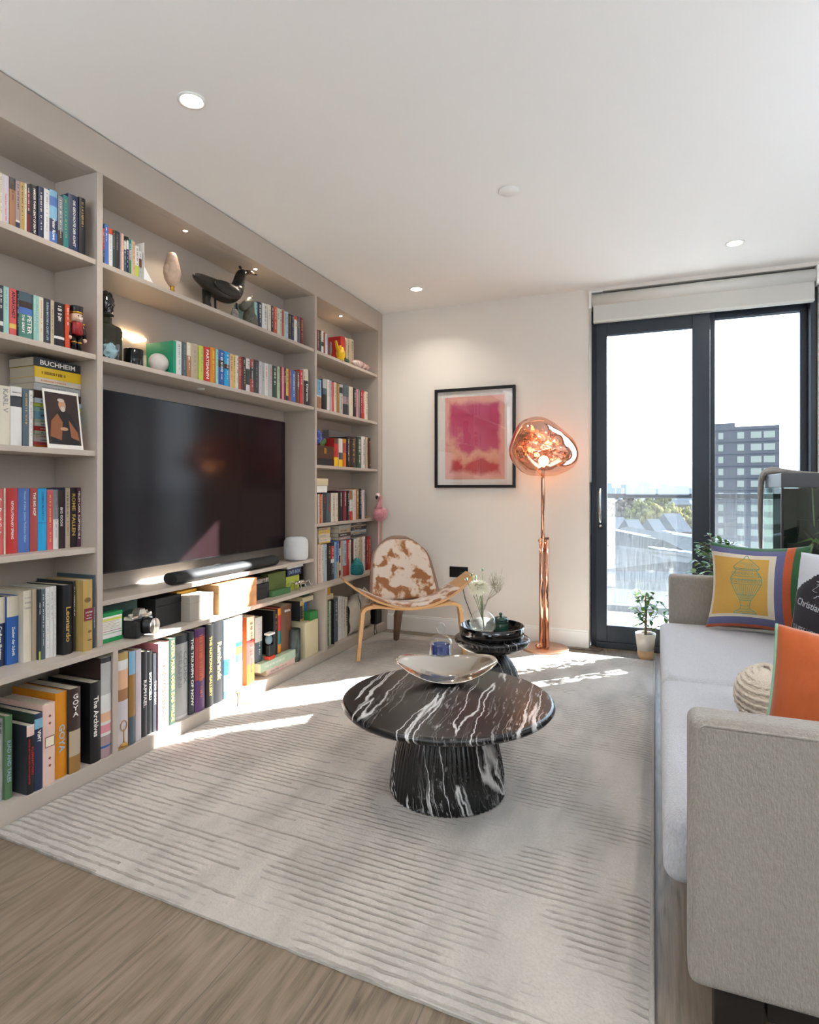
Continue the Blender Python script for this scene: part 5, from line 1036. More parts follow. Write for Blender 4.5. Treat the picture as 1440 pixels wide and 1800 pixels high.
ct = thing('coffee_table', 'round black marble coffee table with white veins and fluted base', 'coffee table', (-.738, 2.183, RT + .002))
hb_ = .36 - RT
MB().lathe([(.0001, 0), (.215, 0), (.218, .01), (.213, .06), (.203, .12), (.19, .18), (.172, .235), (.15, .27), (.145, hb_ - .05)], 360, 0, None, True, fluted(66, .028)).build('fluted_base', m_marble, ct)
MB().lathe([(.0001, hb_ - .0505), (.15, hb_ - .0505), (.27, hb_ - .046), (.34, hb_ - .041), (.372, hb_ - .035), (.391, hb_ - .027), (.4, hb_ - .016), (.398, hb_ - .007), (.390, hb_ - .001), (.382, hb_), (.0001, hb_)], 96).build('table_top', m_marble, ct)
stt = thing('side_table', 'small round black marble side table beyond the coffee table', 'side table', (-.834, 3.225, RT + .0005), .9)
hs_ = .345 - RT
MB().lathe([(.0001, 0), (.15, 0), (.153, .01), (.152, .06), (.146, .11), (.131, .155), (.106, .20), (.074, .235), (.052, .249)], 240, 0, None, True, fluted(54, .03)).build('fluted_base', m_marble, stt)
MB().lathe([(.0001, .2495), (.055, .2495), (.11, .256), (.16, .272), (.192, .293), (.204, .312), (.203, hs_ - .006), (.196, hs_), (.0001, hs_)], 80).build('table_top', m_marble, stt)
# tray, vase, jar on the side table
TZ = .345 + .0012
tr_ = thing('tray', 'round black glossy tray on the side table', 'tray', (-.834, 3.225, TZ))
MB().lathe([(.0001, 0), (.165, 0), (.174, .008), (.175, .062), (.171, .064), (.169, .062), (.166, .01), (.0001, .008)], 72).build('tray_body', mat('black_gloss_lacquer', '#0b0c0e', .06, coat=.8), tr_)
vx, vy = -.879, 3.20
va = thing('bud_vase', 'round clear glass vase half full of water with a white flower', 'vase', (vx, vy, TZ + .0087))
def clear(name, tint, glossw, haze=0.0):
    m = bpy.data.materials.new(name); m.use_nodes = True; N, L, bs = nodes_of(m); N.remove(bs)
    tr = N.new('ShaderNodeBsdfTransparent'); tr.inputs[0].default_value = tint; gl = N.new('ShaderNodeBsdfGlossy'); gl.inputs['Roughness'].default_value = .02
    lw = N.new('ShaderNodeLayerWeight'); lw.inputs[0].default_value = .5; f = math_n(N, L, 'MULTIPLY_ADD', math_n(N, L, 'POWER', lw.outputs['Facing'], 2.5), glossw, .04)
    mx = N.new('ShaderNodeMixShader'); L.new(f, mx.inputs[0]); L.new(tr.outputs[0], mx.inputs[1]); L.new(gl.outputs[0], mx.inputs[2]); last = mx.outputs[0]
    if haze:
        tl = N.new('ShaderNodeBsdfTranslucent'); tl.inputs[0].default_value = (.95, .95, .92, 1); m2 = N.new('ShaderNodeMixShader'); m2.inputs[0].default_value = haze; L.new(last, m2.inputs[1]); L.new(tl.outputs[0], m2.inputs[2]); last = m2.outputs[0]
    L.new(last, N['Material Output'].inputs[0]); return m
m_cg = clear('thin_clear_glass', (.95, .96, .96, 1), .55, .02)
MB().lathe([(.0001, 0), (.03, 0), (.055, .014), (.070, .042), (.073, .068), (.066, .1), (.048, .124), (.024, .137), (.014, .142), (.013, .162), (.016, .168), (.0145, .168), (.0115, .162), (.0125, .143)], 48).build('glass_body', m_cg, va)
MB().lathe([(.0001, .003), (.03, .003), (.053, .016), (.068, .043), (.070, .066), (.069, .082), (.0001, .082)], 40).build('water', clear('water', (.92, .92, .86, 1), .25, .22), va)
fl = thing('flower_bouquet', 'white chrysanthemum with thistles and baby breath in the round vase', 'flowers', (vx, vy, TZ + .03))
m_stem = mat('stem_green', '#66804a', .6); m_pet = bpy.data.materials.new('white_petal'); _mc['white_petal'] = m_pet; m_pet.use_nodes = True; N, L, bs = nodes_of(m_pet); N.remove(bs)
d1 = N.new('ShaderNodeBsdfDiffuse'); d1.inputs[0].default_value = lin('#fbfaee'); d2 = N.new('ShaderNodeBsdfTranslucent'); d2.inputs[0].default_value = lin('#fbfaea'); mx = N.new('ShaderNodeMixShader'); L.new(d1.outputs[0], mx.inputs[1]); L.new(d2.outputs[0], mx.inputs[2]); L.new(mx.outputs[0], N['Material Output'].inputs[0])
m_th = mat('thistle_green', '#7d9a86', .7)
MB().tube([(.01, .0, -.01), (.0, .0, .08), (-.006, -.002, .16), (-.012, -.006, .205)], .0036, 8).build('stem', m_stem, fl)
b = MB(); cc = Vector((-.018, -.012, .235)); rr = random.Random(2)
for k in range(420):
    z_ = rr.uniform(-.55, 1); a = rr.uniform(0, 2 * pi); d_ = Vector((sqrt(1 - z_ * z_) * cos(a), sqrt(1 - z_ * z_) * sin(a), z_)); R_ = .066 * (1 - .25 * max(0, z_)) * rr.uniform(.85, 1.1)
    s_ = d_.cross(Vector((0, 0, 1))); s_ = (s_.normalized() if s_.length > .01 else Vector((1, 0, 0))) * .0065; tip = cc + d_ * R_ + Vector((0, 0, -.006)); md = cc + d_ * R_ * .6 + Vector((0, 0, .005))
    b.add([cc, md + s_, tip, md - s_], [(0, 1, 2, 3)], 0)
b.build('flower_head', mat('white_petal'), fl)
for k, (x, y, z_) in enumerate([(-.085, -.02, .275), (-.045, .02, .285), (-.01, .03, .325), (-.06, -.01, .30)]):
    MB().tube([(0, 0, .06), (x * .4, y * .5, .16), (x, y, z_)], .0018, 6).build('thistle_stem', m_stem, fl)
    b = MB().ball((x, y, z_ + .006), (.006, .006, .009), 8, 6)
    for q in range(12):
        a = q * 2 * pi / 12; b.add([(x + .006 * cos(a - .2), y + .006 * sin(a - .2), z_), (x + .006 * cos(a + .2), y + .006 * sin(a + .2), z_), (x + .02 * cos(a), y + .02 * sin(a), z_ + rr.uniform(.002, .018))], [(0, 1, 2)])
    b.build('thistle_head', m_th, fl)
for k in range(6):
    ex, ey, ez = .05 + rr.uniform(-.02, .04), rr.uniform(-.03, .05), rr.uniform(.25, .34)
    b = MB().tube([(.002, 0, .1), (.025, ey * .4, .17), (ex, ey, ez - .05)], .0009, 5)
    for q in range(14):
        t_ = Vector((ex + rr.gauss(0, .018), ey + rr.gauss(0, .016), ez + rr.gauss(0, .022))); b.tube([(ex, ey, ez - .05), t_], .0005, 4); b.ball(t_, .0028, 6, 4, 1)
    b.build('filler_spray', [mat('dry_stem', '#9a9070', .7), mat('filler_white', '#dcdccb', .7)], fl)
jx, jy = -.80, 3.285
jr = thing('lidded_jar', 'small dark green lidded pot on the black tray', 'jar', (jx, jy, TZ + .0087))
m_gg = mat('green_glaze', '#1f4436', .18, coat=.5, var=.3, vscale=30)
MB().lathe([(.0001, 0), (.036, 0), (.042, .012), (.043, .05), (.038, .058), (.041, .064), (.041, .072)], 36).build('pot', m_gg, jr)
MB().lathe([(.0435, .0725), (.044, .079), (.034, .088), (.008, .092), (.006, .097), (.010, .103), (.008, .111), (.0001, .114)], 36).build('lid', m_gg, jr)
# bell jar candle and steel bowl on the coffee table
CT = .36 + .0012
bj = thing('bell_jar_candle', 'blue candle under a clear glass bell jar on the coffee table', 'candle', (-.880, 2.512, CT))
MB().lathe([(.0001, 0), (.041, 0), (.042, .004), (.042, .108), (.039, .108), (.039, .01), (.0001, .008)], 36).build('candle_glass', mat('blue_glass', '#182f6e', .06, trans=.1, coat=.5), bj)
MB().lathe([(.0001, .011), (.0385, .011), (.0385, .096), (.0001, .097)], 30).build('candle_wax', mat('blue_wax', '#24427e', .5), bj)
MB().lathe([(.052, .0), (.052, .11), (.047, .13), (.032, .142), (.014, .147), (.009, .152), (.009, .158), (.018, .17), (.021, .182), (.017, .194), (.008, .201), (.0001, .203)], 40).build('bell_cover', m_cg, bj)
bw = thing('steel_bowl', 'wavy polished steel bowl with curled rim on the coffee table', 'bowl', (-.809, 2.381, CT))
b = MB(); na, nr_ = 72, 14
def bfn(u, v):
    al = 2 * pi * u; up = .062 * cos(al) ** 2 + .058 * max(0, sin(al)) + .004
    px_, py_ = .212 * v * cos(al), (.105 if sin(al) > 0 else .098) * v * sin(al) * (1 - .25 * cos(al) ** 4); z = (v ** 1.9) * up + .006 * v
    return (px_ * cos(YAW) - py_ * sin(YAW), px_ * sin(YAW) + py_ * cos(YAW), z)
b.grid(bfn, na, nr_); b.build('bowl_shell', m_steel, bw, solid=.003)
bw.location.z = CT + .0022
# ================================================================ shell chair
m_ply = mat('oak_ply', '#c79a68', .42, var=.18, vscale=30, stretch=(1, 1, 8))
m_dark = mat('walnut_veneer', '#8a6f5b', .45, var=.2, vscale=20, stretch=(1, 6, 1))
def cowhide():
    m = bpy.data.materials.new('cowhide'); m.use_nodes = True; N, L, b = nodes_of(m)
    tc = N.new('ShaderNodeTexCoord'); n = N.new('ShaderNodeTexNoise'); n.inputs['Scale'].default_value = 13; n.inputs['Detail'].default_value = 5; n.inputs['Roughness'].default_value = .45; n.inputs['Distortion'].default_value = .3; L.new(tc.outputs['Object'], n.inputs[0])
    n2 = N.new('ShaderNodeTexNoise'); n2.inputs['Scale'].default_value = 55; n2.inputs['Detail'].default_value = 4; L.new(tc.outputs['Object'], n2.inputs[0])
    sp = N.new('ShaderNodeSeparateXYZ'); L.new(tc.outputs['Object'], sp.inputs[0])
    v = math_n(N, L, 'MULTIPLY_ADD', n2.outputs[0], .14, n.outputs[0]); v = math_n(N, L, 'MULTIPLY_ADD', sp.outputs[0], -.10, v); v = math_n(N, L, 'MULTIPLY_ADD', sp.outputs[2], -.12, v)
    r = N.new('ShaderNodeValToRGB'); L.new(v, r.inputs[0]); E_ = r.color_ramp.elements
    E_[0].position = .48; E_[0].color = lin('#cfc1b3'); E_[1].position = .575; E_[1].color = lin('#8f5a2c'); q = E_.new(.535); q.color = lin('#bd9d80')
    L.new(r.outputs[0], b.inputs['Base Color']); b.inputs['Roughness'].default_value = .7; b.inputs['Sheen Weight'].default_value = .4
    bp = N.new('ShaderNodeBump'); bp.inputs['Strength'].default_value = .3; bp.inputs['Distance'].default_value = .004; L.new(n2.outputs[0], bp.inputs['Height']); L.new(bp.outputs[0], b.inputs['Normal']); return m
m_cow = cowhide()
chr_ = thing('lounge_chair', 'three-legged plywood shell chair upholstered in brown and white cowhide', 'armchair', (-1.62, 3.90, .0172))
# local frame: x to the sitter's left as seen from the camera's right, -y is the front
ang = atan2(.424, .582) + .0; chr_.rotation_euler = (0, 0, ang)
def seat(u, v):      # u across -1..1, v 0 front .. 1 back
    x = .46 * u; front = -.23 + .10 * abs(u) ** 2; back = .22 - .16 * abs(u) ** 1.6
    y = front + (back - front) * v; z = .335 + .19 * abs(u) ** 2.1 - .045 * v * (1 - abs(u)) + .01
    return Vector((x, y, z))
b = MB().grid(lambda u, v: seat(2 * u - 1, v), 40, 12); b.build('seat_shell', [m_ply], chr_, solid=.013)
def pad(u, v):
    U = (2 * u - 1) * .74; p = seat(U, .06 + .86 * v); e = min(1, min(u, 1 - u) * 8, min(v, 1 - v) * 6); p.z += .0085 + .016 * e ** .5; return p
b = MB().grid(pad, 36, 12); b.build('seat_pad', m_cow, chr_, solid=.004)
def back(u, v):      # tall rounded back
    U = 2 * u - 1; wv = .262 * (1 - .22 * v) * (1 if v < .6 else (1 - ((v - .6) / .4) ** 2.6 * .42)); x = U * wv
    zc = (1 - .10 * abs(U) ** 3 * (v > .5)); z = .345 + .44 * v - (.045 * abs(U) ** 3.5) * v ** 3
    y = .09 + .19 * v + .02 * v * v - .075 * U * U * (1 - .35 * v)
    return Vector((x, y, z))
b = MB().grid(back, 28, 24); b.build('back_shell', [m_dark], chr_, solid=.012)
def bpad(u, v):
    p = back(.04 + .92 * u, .02 + .93 * v); e = min(1, min(u, 1 - u) * 9, min(v, 1 - v) * 9); p.y -= .0085 + .018 * e ** .5; p.z -= .002; return p
b = MB().grid(bpad, 26, 24); b.build('back_pad', m_cow, chr_, solid=.004)
def strip(pts, w, t, name, m):   # flat laminated strip swept along pts, width w along y
    b = MB(); n = len(pts)
    for i, (x, y, z, ww) in enumerate(pts):
        j = min(i + 1, n - 1); k = max(i - 1, 0); d = Vector((pts[j][0] - pts[k][0], 0, pts[j][2] - pts[k][2])).normalized(); nx = Vector((-d.z, 0, d.x)) * t / 2
        for sy in (-1, 1):
            for sn in (-1, 1): b.v.append((x + nx.x * sn, y + sy * ww / 2, z + nx.z * sn))
    for i in range(n - 1):
        a, c_ = 4 * i, 4 * (i + 1)
        for p, q in ((0, 1), (1, 3), (3, 2), (2, 0)): b.f.append([a + p, a + q, c_ + q, c_ + p]); b.m.append(0); b.sm.append(False)
    b.f.append([0, 2, 3, 1]); b.f.append([4 * (n - 1) + k for k in (0, 1, 3, 2)]); b.m += [0, 0]; b.sm += [False, False]
    return b.build(name, m, chr_, bevel=.0015)
for sx in (-1, 1):
    pts = []
    for i in range(13):
        a = i / 12
        if a < .45: q = a / .45; pts.append((sx * (.368 - .03 * q), -.16, .002 + .33 * q * .93, .036 + .02 * q))
        else:
            q = (a - .45) / .55; th = q * pi / 2; pts.append((sx * (.338 - .075 * (1 - cos(th)) - .10 * max(0, q - .5)), -.155, .309 + .052 * sin(th) - .02 * max(0, q - .6), .056))
    strip(pts, .04, .024, 'front_leg', m_ply)
MB().grid(lambda u, v: Vector(((2 * u - 1) * .27, -.185 + .06 * v, .3665 - .035 * (1 - (2 * u - 1) ** 2) - .0)), 20, 2).build('front_rail', m_ply, chr_, solid=.018)
b = MB().tube([(0, .05, .30), (0, .17, .285), (0, .27, .2), (0, .33, .003)], [.03, .03, .032, .022], 4); b.build('rear_leg', m_dark, chr_)
# ================================================================ floor lamp
m_cop = mat('polished_copper', '#dfae94', .12, metal=1.0)
lp = thing('floor_lamp', 'copper floor lamp with melted-glass globe shade and twin poles', 'floor lamp', (-.742, 4.35, 0))
MB().lathe([(.0001, 0), (.164, 0), (.168, .004), (.168, .022), (.164, .026), (.0001, .026)], 72).build('round_base', mat('brushed_copper', '#e0b498', .3, metal=1.0), lp)
lp.location.z = .0006
rt = Vector((cos(YAW), sin(YAW), 0)); fd = Vector((-sin(YAW), cos(YAW), 0))
def LP(a, c_, z): p = rt * a + fd * c_; return (p.x, p.y, z)
MB().tube([LP(-.0215, 0, .0265), LP(-.0215, 0, .80)], .0165, 16).build('pole', m_cop, lp)
MB().tube([LP(.0155, 0, .0265), LP(.0155, 0, .79)], .0185, 16).build('pole', m_cop, lp)
MB().tube([LP(-.012, 0, .7), LP(-.010, 0, 1.228), LP(-.008, 0, 1.25)], [.0135, .0135, .006], 16).build('upper_pole', m_cop, lp)
MB().box(-.02, .03, -.012, .012, .765, .81, 0, Matrix.Rotation(YAW, 4, 'Z')).build('clamp', m_cop, lp, bevel=.003)
MB().ball(LP(-.035, -.035, .787), .0185, 16, 12).build('ball_knob', m_cop, lp); MB().ball(LP(-.055, -.04, .0465), .0195, 16, 12).build('foot_knob', m_cop, lp)
MB().tube([LP(0, .06, .04), LP(.0, .10, .035), LP(.05, .155, .02), LP(.12, .14, .008), LP(.26, .10, .006), LP(.39, .03, .006), LP(.42, .0, .006), LP(.38, -.03, .006), LP(.28, -.0, .006), LP(.19, .03, .006)], .003, 6).build('power_cord', mat('brown_cord', '#4a3a30', .5), lp)
def copper_glass():
    m = bpy.data.materials.new('copper_mirror_glass'); m.use_nodes = True; N, L, b = nodes_of(m); N.remove(b)
    tr = N.new('ShaderNodeBsdfTransparent'); tr.inputs[0].default_value = (.90, .70, .60, 1)
    gl = N.new('ShaderNodeBsdfGlossy'); gl.inputs[0].default_value = (.92, .72, .62, 1); gl.inputs['Roughness'].default_value = .03
    lw = N.new('ShaderNodeLayerWeight'); lw.inputs[0].default_value = .35; f = math_n(N, L, 'MULTIPLY_ADD', lw.outputs['Facing'], .55, .42)
    mx = N.new('ShaderNodeMixShader'); L.new(math_n(N, L, 'MINIMUM', f, .95), mx.inputs[0]); L.new(tr.outputs[0], mx.inputs[1]); L.new(gl.outputs[0], mx.inputs[2]); L.new(mx.outputs[0], N['Material Output'].inputs[0]); return m
m_cgl = copper_glass()
HC = Vector(LP(-.02, -.01, 1.440))
def hf(p):       # p unit vector in lamp's own frame: x right of the pole, z up
    q = 1 + .05 * cos(2.0 * (atan2(p.z, p.x) + .35)) + .075 * sin(3 * atan2(p.z, p.x) + 1.7) + .05 * noise.noise(Vector((p.x * 1.6, p.y * 1.6, p.z * 1.6 + 3)))
    return q
b = MB(); tmp = MB().ball((0, 0, 0), (.235, .21, .212), 64, 44, fn=hf)
Mh = Matrix.Translation(HC) @ Matrix.Rotation(YAW, 4, 'Z') @ Matrix.Rotation(radians(14), 4, 'Y')
b.add(tmp.v, tmp.f, 0, True, Mh); b.build('glass_shade', m_cgl, lp)
def hin(p): 
    return hf(p) * (.62 + .16 * noise.noise(Vector((p.x * 2.2 + 7, p.y * 2.2, p.z * 2.2))))
b = MB(); tmp = MB().ball((0, 0, 0), (.235, .2, .19), 56, 36, fn=hin); b.add(tmp.v, tmp.f, 0, True, Mh); b.build('inner_fold', m_cgl, lp)
MB().ball(LP(-.005, 0, 1.352), .036, 20, 14).build('bulb', mat('warm_bulb', '#ffffff', .5, emis='#ffd2a0', estr=22), lp)
MB().tube([LP(-.008, 0, 1.248), LP(-.006, 0, 1.32)], .014, 12).build('bulb_holder', m_cop, lp)
# ================================================================ sofa
def linen(name, c):
    m = mat(name, c, .9, bump=.55, bscale=260, var=.16, vscale=160, stretch=(1, 1, .35), sheen=.3, spec=.2); return m
m_sofa = linen('sofa_linen', '#9a938a'); m_seat = linen('seat_linen_skylit', '#c3c4c9')  # the seat's blue is window skylight put into the linen colour
sf = thing('sofa', 'light grey linen two-seat sofa with narrow square arms', 'sofa', (.06, 1.37, 0))
SL = 2.31; SD = .92
def rbox(x0, x1, y0, y1, z0, z1, name, m, bev, par=sf, seg=4, sub=0): return MB().box(x0, x1, y0, y1, z0, z1).build(name, m, par, bevel=bev, bseg=seg, subsurf=sub)
rbox(.02, SD - .02, .09, SL - .09, .13, .265, 'seat_base', m_sofa, .012)
for nm, y0, y1 in (('arm', 0, .088), ('arm', SL - .088, SL)):
    o = rbox(.0, SD, y0, y1, .125, .682, nm, m_sofa, .022)
    yy = y0 if y0 == 0 else y1
    s_ = 1 if y0 == 0 else -1
    MB().tube([(.018, y0 + .014 * s_ - .0 if y0 == 0 else y1 - .014, .14), (.018, yy + .001 * s_, .66), (.03, yy + .001 * s_, .667), (SD - .02, yy + .001 * s_, .667)], .0028, 6).build('welt', m_sofa, o)
rbox(SD - .10, SD, .088, SL - .088, .125, .80, 'back_rest', m_sofa, .03)
def cushion(name, x0, x1, y0, y1, z0, z1, m, crown=.02, par=sf, bev=.06):
    def f(u, v, top):
        x = x0 + (x1 - x0) * u; y = y0 + (y1 - y0) * v; c_ = crown * (1 - (2 * u - 1) ** 4) * (1 - (2 * v - 1) ** 4) + .002 * noise.noise(Vector((x * 14, y * 5, 3)))
        return (x, y, (z1 + c_) if top else z0)
    n = 24; b = MB().grid(lambda u, v: f(u, v, True), n, n); o_ = len(b.v); b.grid(lambda u, v: f(v, u, False), n, n)
    def q(i0, i1, j0, j1): b.f.append([i0, i1, j1, j0]); b.m.append(0); b.sm.append(True)
    T = lambda i, j: j * (n + 1) + i; Bt = lambda i, j: o_ + i * (n + 1) + j
    for k in range(n): q(T(k + 1, 0), T(k, 0), Bt(k + 1, 0), Bt(k, 0)); q(T(k, n), T(k + 1, n), Bt(k, n), Bt(k + 1, n)); q(T(0, k), T(0, k + 1), Bt(0, k), Bt(0, k + 1)); q(T(n, k + 1), T(n, k), Bt(n, k + 1), Bt(n, k))
    return b.build(name, m, par, bevel=bev, bseg=5)
cushion('seat_cushion', -.047, SD - .145, .092, SL / 2 - .003, .267, .425, m_seat); cushion('seat_cushion', -.045, SD - .145, SL / 2 + .003, SL - .092, .267, .425, m_seat)
cushion('back_cushion', SD - .20, SD - .102, .10, SL / 2 - .004, .432, .80, m_sofa, .0, sf, .05); cushion('back_cushion', SD - .20, SD - .102, SL / 2 + .004, SL - .10, .432, .80, m_sofa, .0, sf, .05)
m_leg = mat('sofa_leg_black', '#1b1715', .4)
for x in (.05, SD - .13):
    for y in (.02, SL - .10): MB().box(x, x + .09, y, y + .07, .0005, .125).build('leg', m_leg, sf, bevel=.003)
MB().box(.145, SD - .135, .02, .06, .085, .1245).build('foot_rail', m_leg, sf)
# ---------------------------------------------------------------- scatter cushions
def pillow(name, label, S_, T_, mats, mfn, loc, rot, n=48, crump=.0, pinch=.07):
    t = thing(name, label, 'cushion', loc); t.rotation_euler = rot; h = S_ / 2
    def surf(u, v, sg):
        U, V = 2 * u - 1, 2 * v - 1; k = 1 - pinch * (1 - V * V) ; k2 = 1 - pinch * (1 - U * U)
        th = T_ / 2 * max(0, (1 - U ** 4)) ** .5 * max(0, (1 - V ** 4)) ** .5 * (.55 + .45 * (1 - U * U) * (1 - V * V)) 
        c_ = crump * noise.noise(Vector((u * 5, v * 5, 2 + sg))) * min(1, th * 30)
        return Vector((U * h * k, sg * (th + c_) , h + V * h * k2))
    b = MB().grid(lambda u, v: surf(u, v, -1), n, n, mfn=mfn); b.grid(lambda u, v: surf(1 - u, v, 1), n, n, m=0)
    o = b.build('cover', mats, t, weld=True); return t, surf
mY, mW, mP, mO, mG = [mat('print_' + a, c, .85, bump=.35, bscale=250, sheen=.2) for a, c in (('straw', '#c59a48'), ('ivory', '#cfc5b2'), ('periwinkle', '#5d5f86'), ('orange', '#b9532a'), ('green', '#2f5f38'))]
def vm(u, v):
    if u > .86: return 4
    l, r_, bt, tp = u + .02, .86 - u, v + .01, 1 - v
    if r_ < .07 or bt < .05 or tp < .05 or l < -.1: return 3 if tp > .045 or r_ < .07 else 4
    if tp < .12: return 2
    if r_ < .16 or bt < .12 or l < .02: return 2
    if r_ < .22 or bt < .165 or tp < .165 or l < .06: return 1
    return 0
pA, sA = pillow('urn_cushion', 'yellow cushion with a green urn drawing and striped border', .445, .17, [mY, mW, mP, mO, mG], vm, (.445, 3.36, .448), (radians(-14), 0, radians(-14)), 60, .006, .12)
b = MB()
def rib(pts, w, fn, m=0):
    P = [fn(p[0], p[1], -1) + Vector((0, -.0012, 0)) for p in pts]
    for i in range(len(P) - 1):
        d = (P[i + 1] - P[i]).normalized(); s_ = Vector((-d.z, 0, d.x)) * w; b.quad(P[i] - s_, P[i + 1] - s_, P[i + 1] + s_, P[i] + s_, m)
prof_ = [(.0, .90), (.02, .88), (.02, .86), (.05, .83), (.09, .79), (.13, .75), (.14, .72), (.11, .70), (.13, .66), (.16, .62), (.175, .58), (.165, .52), (.14, .46), (.10, .38), (.06, .31), (.045, .24), (.05, .20), (.10, .17), (.12, .145), (.0, .14)]
cu = .40
for sg in (-1, 1): rib([(cu + sg * a, .02 + c_ * .95) for a, c_ in prof_], .0016, sA)
for zz_, w_ in ((.72, .135), (.70, .11), (.62, .16), (.58, .175), (.52, .165), (.38, .10), (.31, .06), (.24, .045), (.20, .05), (.17, .10)):
    rib([(cu - w_ + 2 * w_ * k / 8, .02 + .95 * (zz_ - .006 * (1 - (k / 4 - 1) ** 2))) for k in range(9)], .0014, sA)
for k in range(-5, 6):
    rib([(cu + k * .026, .02 + .95 * .505), (cu + k * .018, .02 + .95 * .40), (cu + k * .009, .02 + .95 * .32)], .001, sA); rib([(cu + k * .024, .02 + .95 * .70), (cu + k * .012, .02 + .95 * .80)], .001, sA)
for k in range(9):
    a0 = cu - .15 + k * .036; rib([(a0 + .012 * cos(q * .8), .545 + .016 * sin(q * .8)) for q in range(8)], .0011, sA); rib([(a0 + .012 * cos(q * .8), .64 + .014 * sin(q * .8)) for q in range(8)], .0011, sA)
b.build('urn_drawing', mat('drawing_green', '#5b8f78', .8), pA)
mB_, mGw = mat('black_print_cloth', '#26242b', .8, bump=.3, bscale=250), mat('pale_print_cloth', '#c6cad2', .85, bump=.3, bscale=250)
def dm_(u, v):
    return 1 if (v > .80 - .55 * max(0, .35 - u) or u < .04) else 0
pD, sD = pillow('lettered_cushion', 'black printed cushion with white lettering and pale corner behind the orange cushion', .46, .17, [mB_, mGw], dm_, (.655, 2.82, .45), (radians(-16), radians(-4), radians(-50)), 60, .006)
b = MB(); 
def tfn(p): return sD(p.x, p.z, -1) + Vector((0, -.0015, 0))
put_text(b, 'Christian Dior', (.36, 0, .46), Vector((1, 0, -.25)), Vector((.25, 0, 1)), .52, .08, 0, .01, 0, tfn)
put_text(b, 'TULIPES HOLLANDAISES', (.36, 0, .22), Vector((1, 0, -.25)), Vector((.25, 0, 1)), .56, .05, 0, .0, 0, tfn)
rr = random.Random(4)
for k in range(16):
    u_, v_ = .25 + rr.random() * .4, .56 + rr.random() * .15; pts = [(u_, v_)]
    for q in range(6): u_ += rr.uniform(-.04, .06); v_ += rr.uniform(-.03, .035); pts.append((min(.95, max(.08, u_)), min(.78, max(.5, v_))))
    rib(pts, .0008, sD)
for k in range(7): rib([(.68 + .028 * cos(k * .9) * q / 3, .33 + .028 * sin(k * .9) * q / 3) for q in range(4)], .003, sD)
b.build('white_print', mat('print_white_ink', '#b9bcc4', .8), pD)
m_or = mat('orange_velvet', '#b4531a', .8, bump=.6, bscale=30, stretch=(1, 1, .3), var=.12, vscale=20, sheen=.5)
m_pip = mat('mint_piping', '#8dbb9b', .7)
pO, sO = pillow('orange_cushion', 'orange cushion with mint edge standing behind the near sofa arm', .355, .14, [m_or], lambda u, v: 0, (.40, 1.68, .447), (radians(-6), radians(8), radians(3)), 48, .008, .05)
MB().tube([sO(0.0, k / 30, -1) for k in range(31)], .0035, 6).build('piping', m_pip, pO)
kp = thing('knitted_cushion', 'cream chunky knitted round cushion peeking out beside the orange one', 'cushion', (.315, 2.04, .452)); kp.rotation_euler = (0, radians(-6), radians(10)); kp.scale = (.82, .8, .57)
b = MB()
def kf(p): return 1.0
b.ball((0, 0, .15), (.10, .16, .15), 28, 20)
for k in range(15):
    zc = .15 + .15 * sin(-1.4 + k * .2); rc = max(.02, cos(-1.4 + k * .2)) ; pts = []
    for q in range(41):
        a = 2 * pi * q / 40; pts.append((.104 * rc * cos(a), .164 * rc * sin(a), zc + .012 * sin(a * 1 + .6)))
    rad = [.0085 + .0028 * sin(q * 2.6) for q in range(41)]; b.tube(pts, rad, 7)
b.build('knit_cover', mat('cream_knit', '#d6cbbb', .95, bump=.8, bscale=120), kp)
# ================================================================ fish tank beside the window
tk = thing('fish_tank', 'large dark aquarium with grey hood on a stand behind the sofa', 'aquarium', (.63, 3.80, 0))
tk.location = (.612, 3.725, 0); TW, TD = 1.15, .58
m_hood = mat('grey_hood', '#45474b', .45)
b = MB().box(0, TW, 0, TD, 1.158, 1.236); b.build('hood', m_hood, tk, bevel=.004)
m_tg = bpy.data.materials.new('tank_glass'); m_tg.use_nodes = True; N, L, bs = nodes_of(m_tg); N.remove(bs)
tr = N.new('ShaderNodeBsdfTransparent'); tr.inputs[0].default_value = (.75, .84, .8, 1); gl = N.new('ShaderNodeBsdfGlossy'); gl.inputs['Roughness'].default_value = .01; mx = N.new('ShaderNodeMixShader'); mx.inputs[0].default_value = .05
L.new(tr.outputs[0], mx.inputs[1]); L.new(gl.outputs[0], mx.inputs[2]); L.new(mx.outputs[0], N['Material Output'].inputs[0])
MB().box(.008, TW - .008, .004, .010, .60, 1.158).build('front_pane', m_tg, tk)
MB().box(.002, .007, .0, TD, .60, 1.158).build('side_pane', m_tg, tk)
MB().box(.008, TW - .01, TD * .5, TD * .5 + .01, .60, 1.156).build('back_screen', mat('tank_back', '#131a13', .5), tk)
MB().box(.008, TW - .01, .012, TD * .5 - .002, .60, .66).build('gravel', mat('gravel', '#2a2620', .8, bump=1, bscale=60), tk)
MB().box(.0, TW, 0, TD, .02, .598).build('stand', m_hood, tk, bevel=.004)
MB().box(.0, .012, -.002, .012, .60, 1.158).build('corner_trim', m_black, tk)
b = MB().tube([(.20, .1, .66), (.22, .12, .78), (.28, .14, .9), (.40, .16, .96), (.6, .16, .93)], [.03, .028, .026, .02, .012], 10); b.tube([(.24, .12, .8), (.16, .1, .88), (.12, .09, .93)], [.02, .014, .006], 8); b.build('driftwood', mat('driftwood', '#453225', .8, bump=.6, bscale=30), tk)
b = MB().tube([(.165, .08, .66), (.15, .08, .74), (.14, .08, .80), (.16, .08, .86)], [.016, .014, .012, .006], 8); b.build('pale_root', mat('pale_root', '#b7ac84', .8), tk)
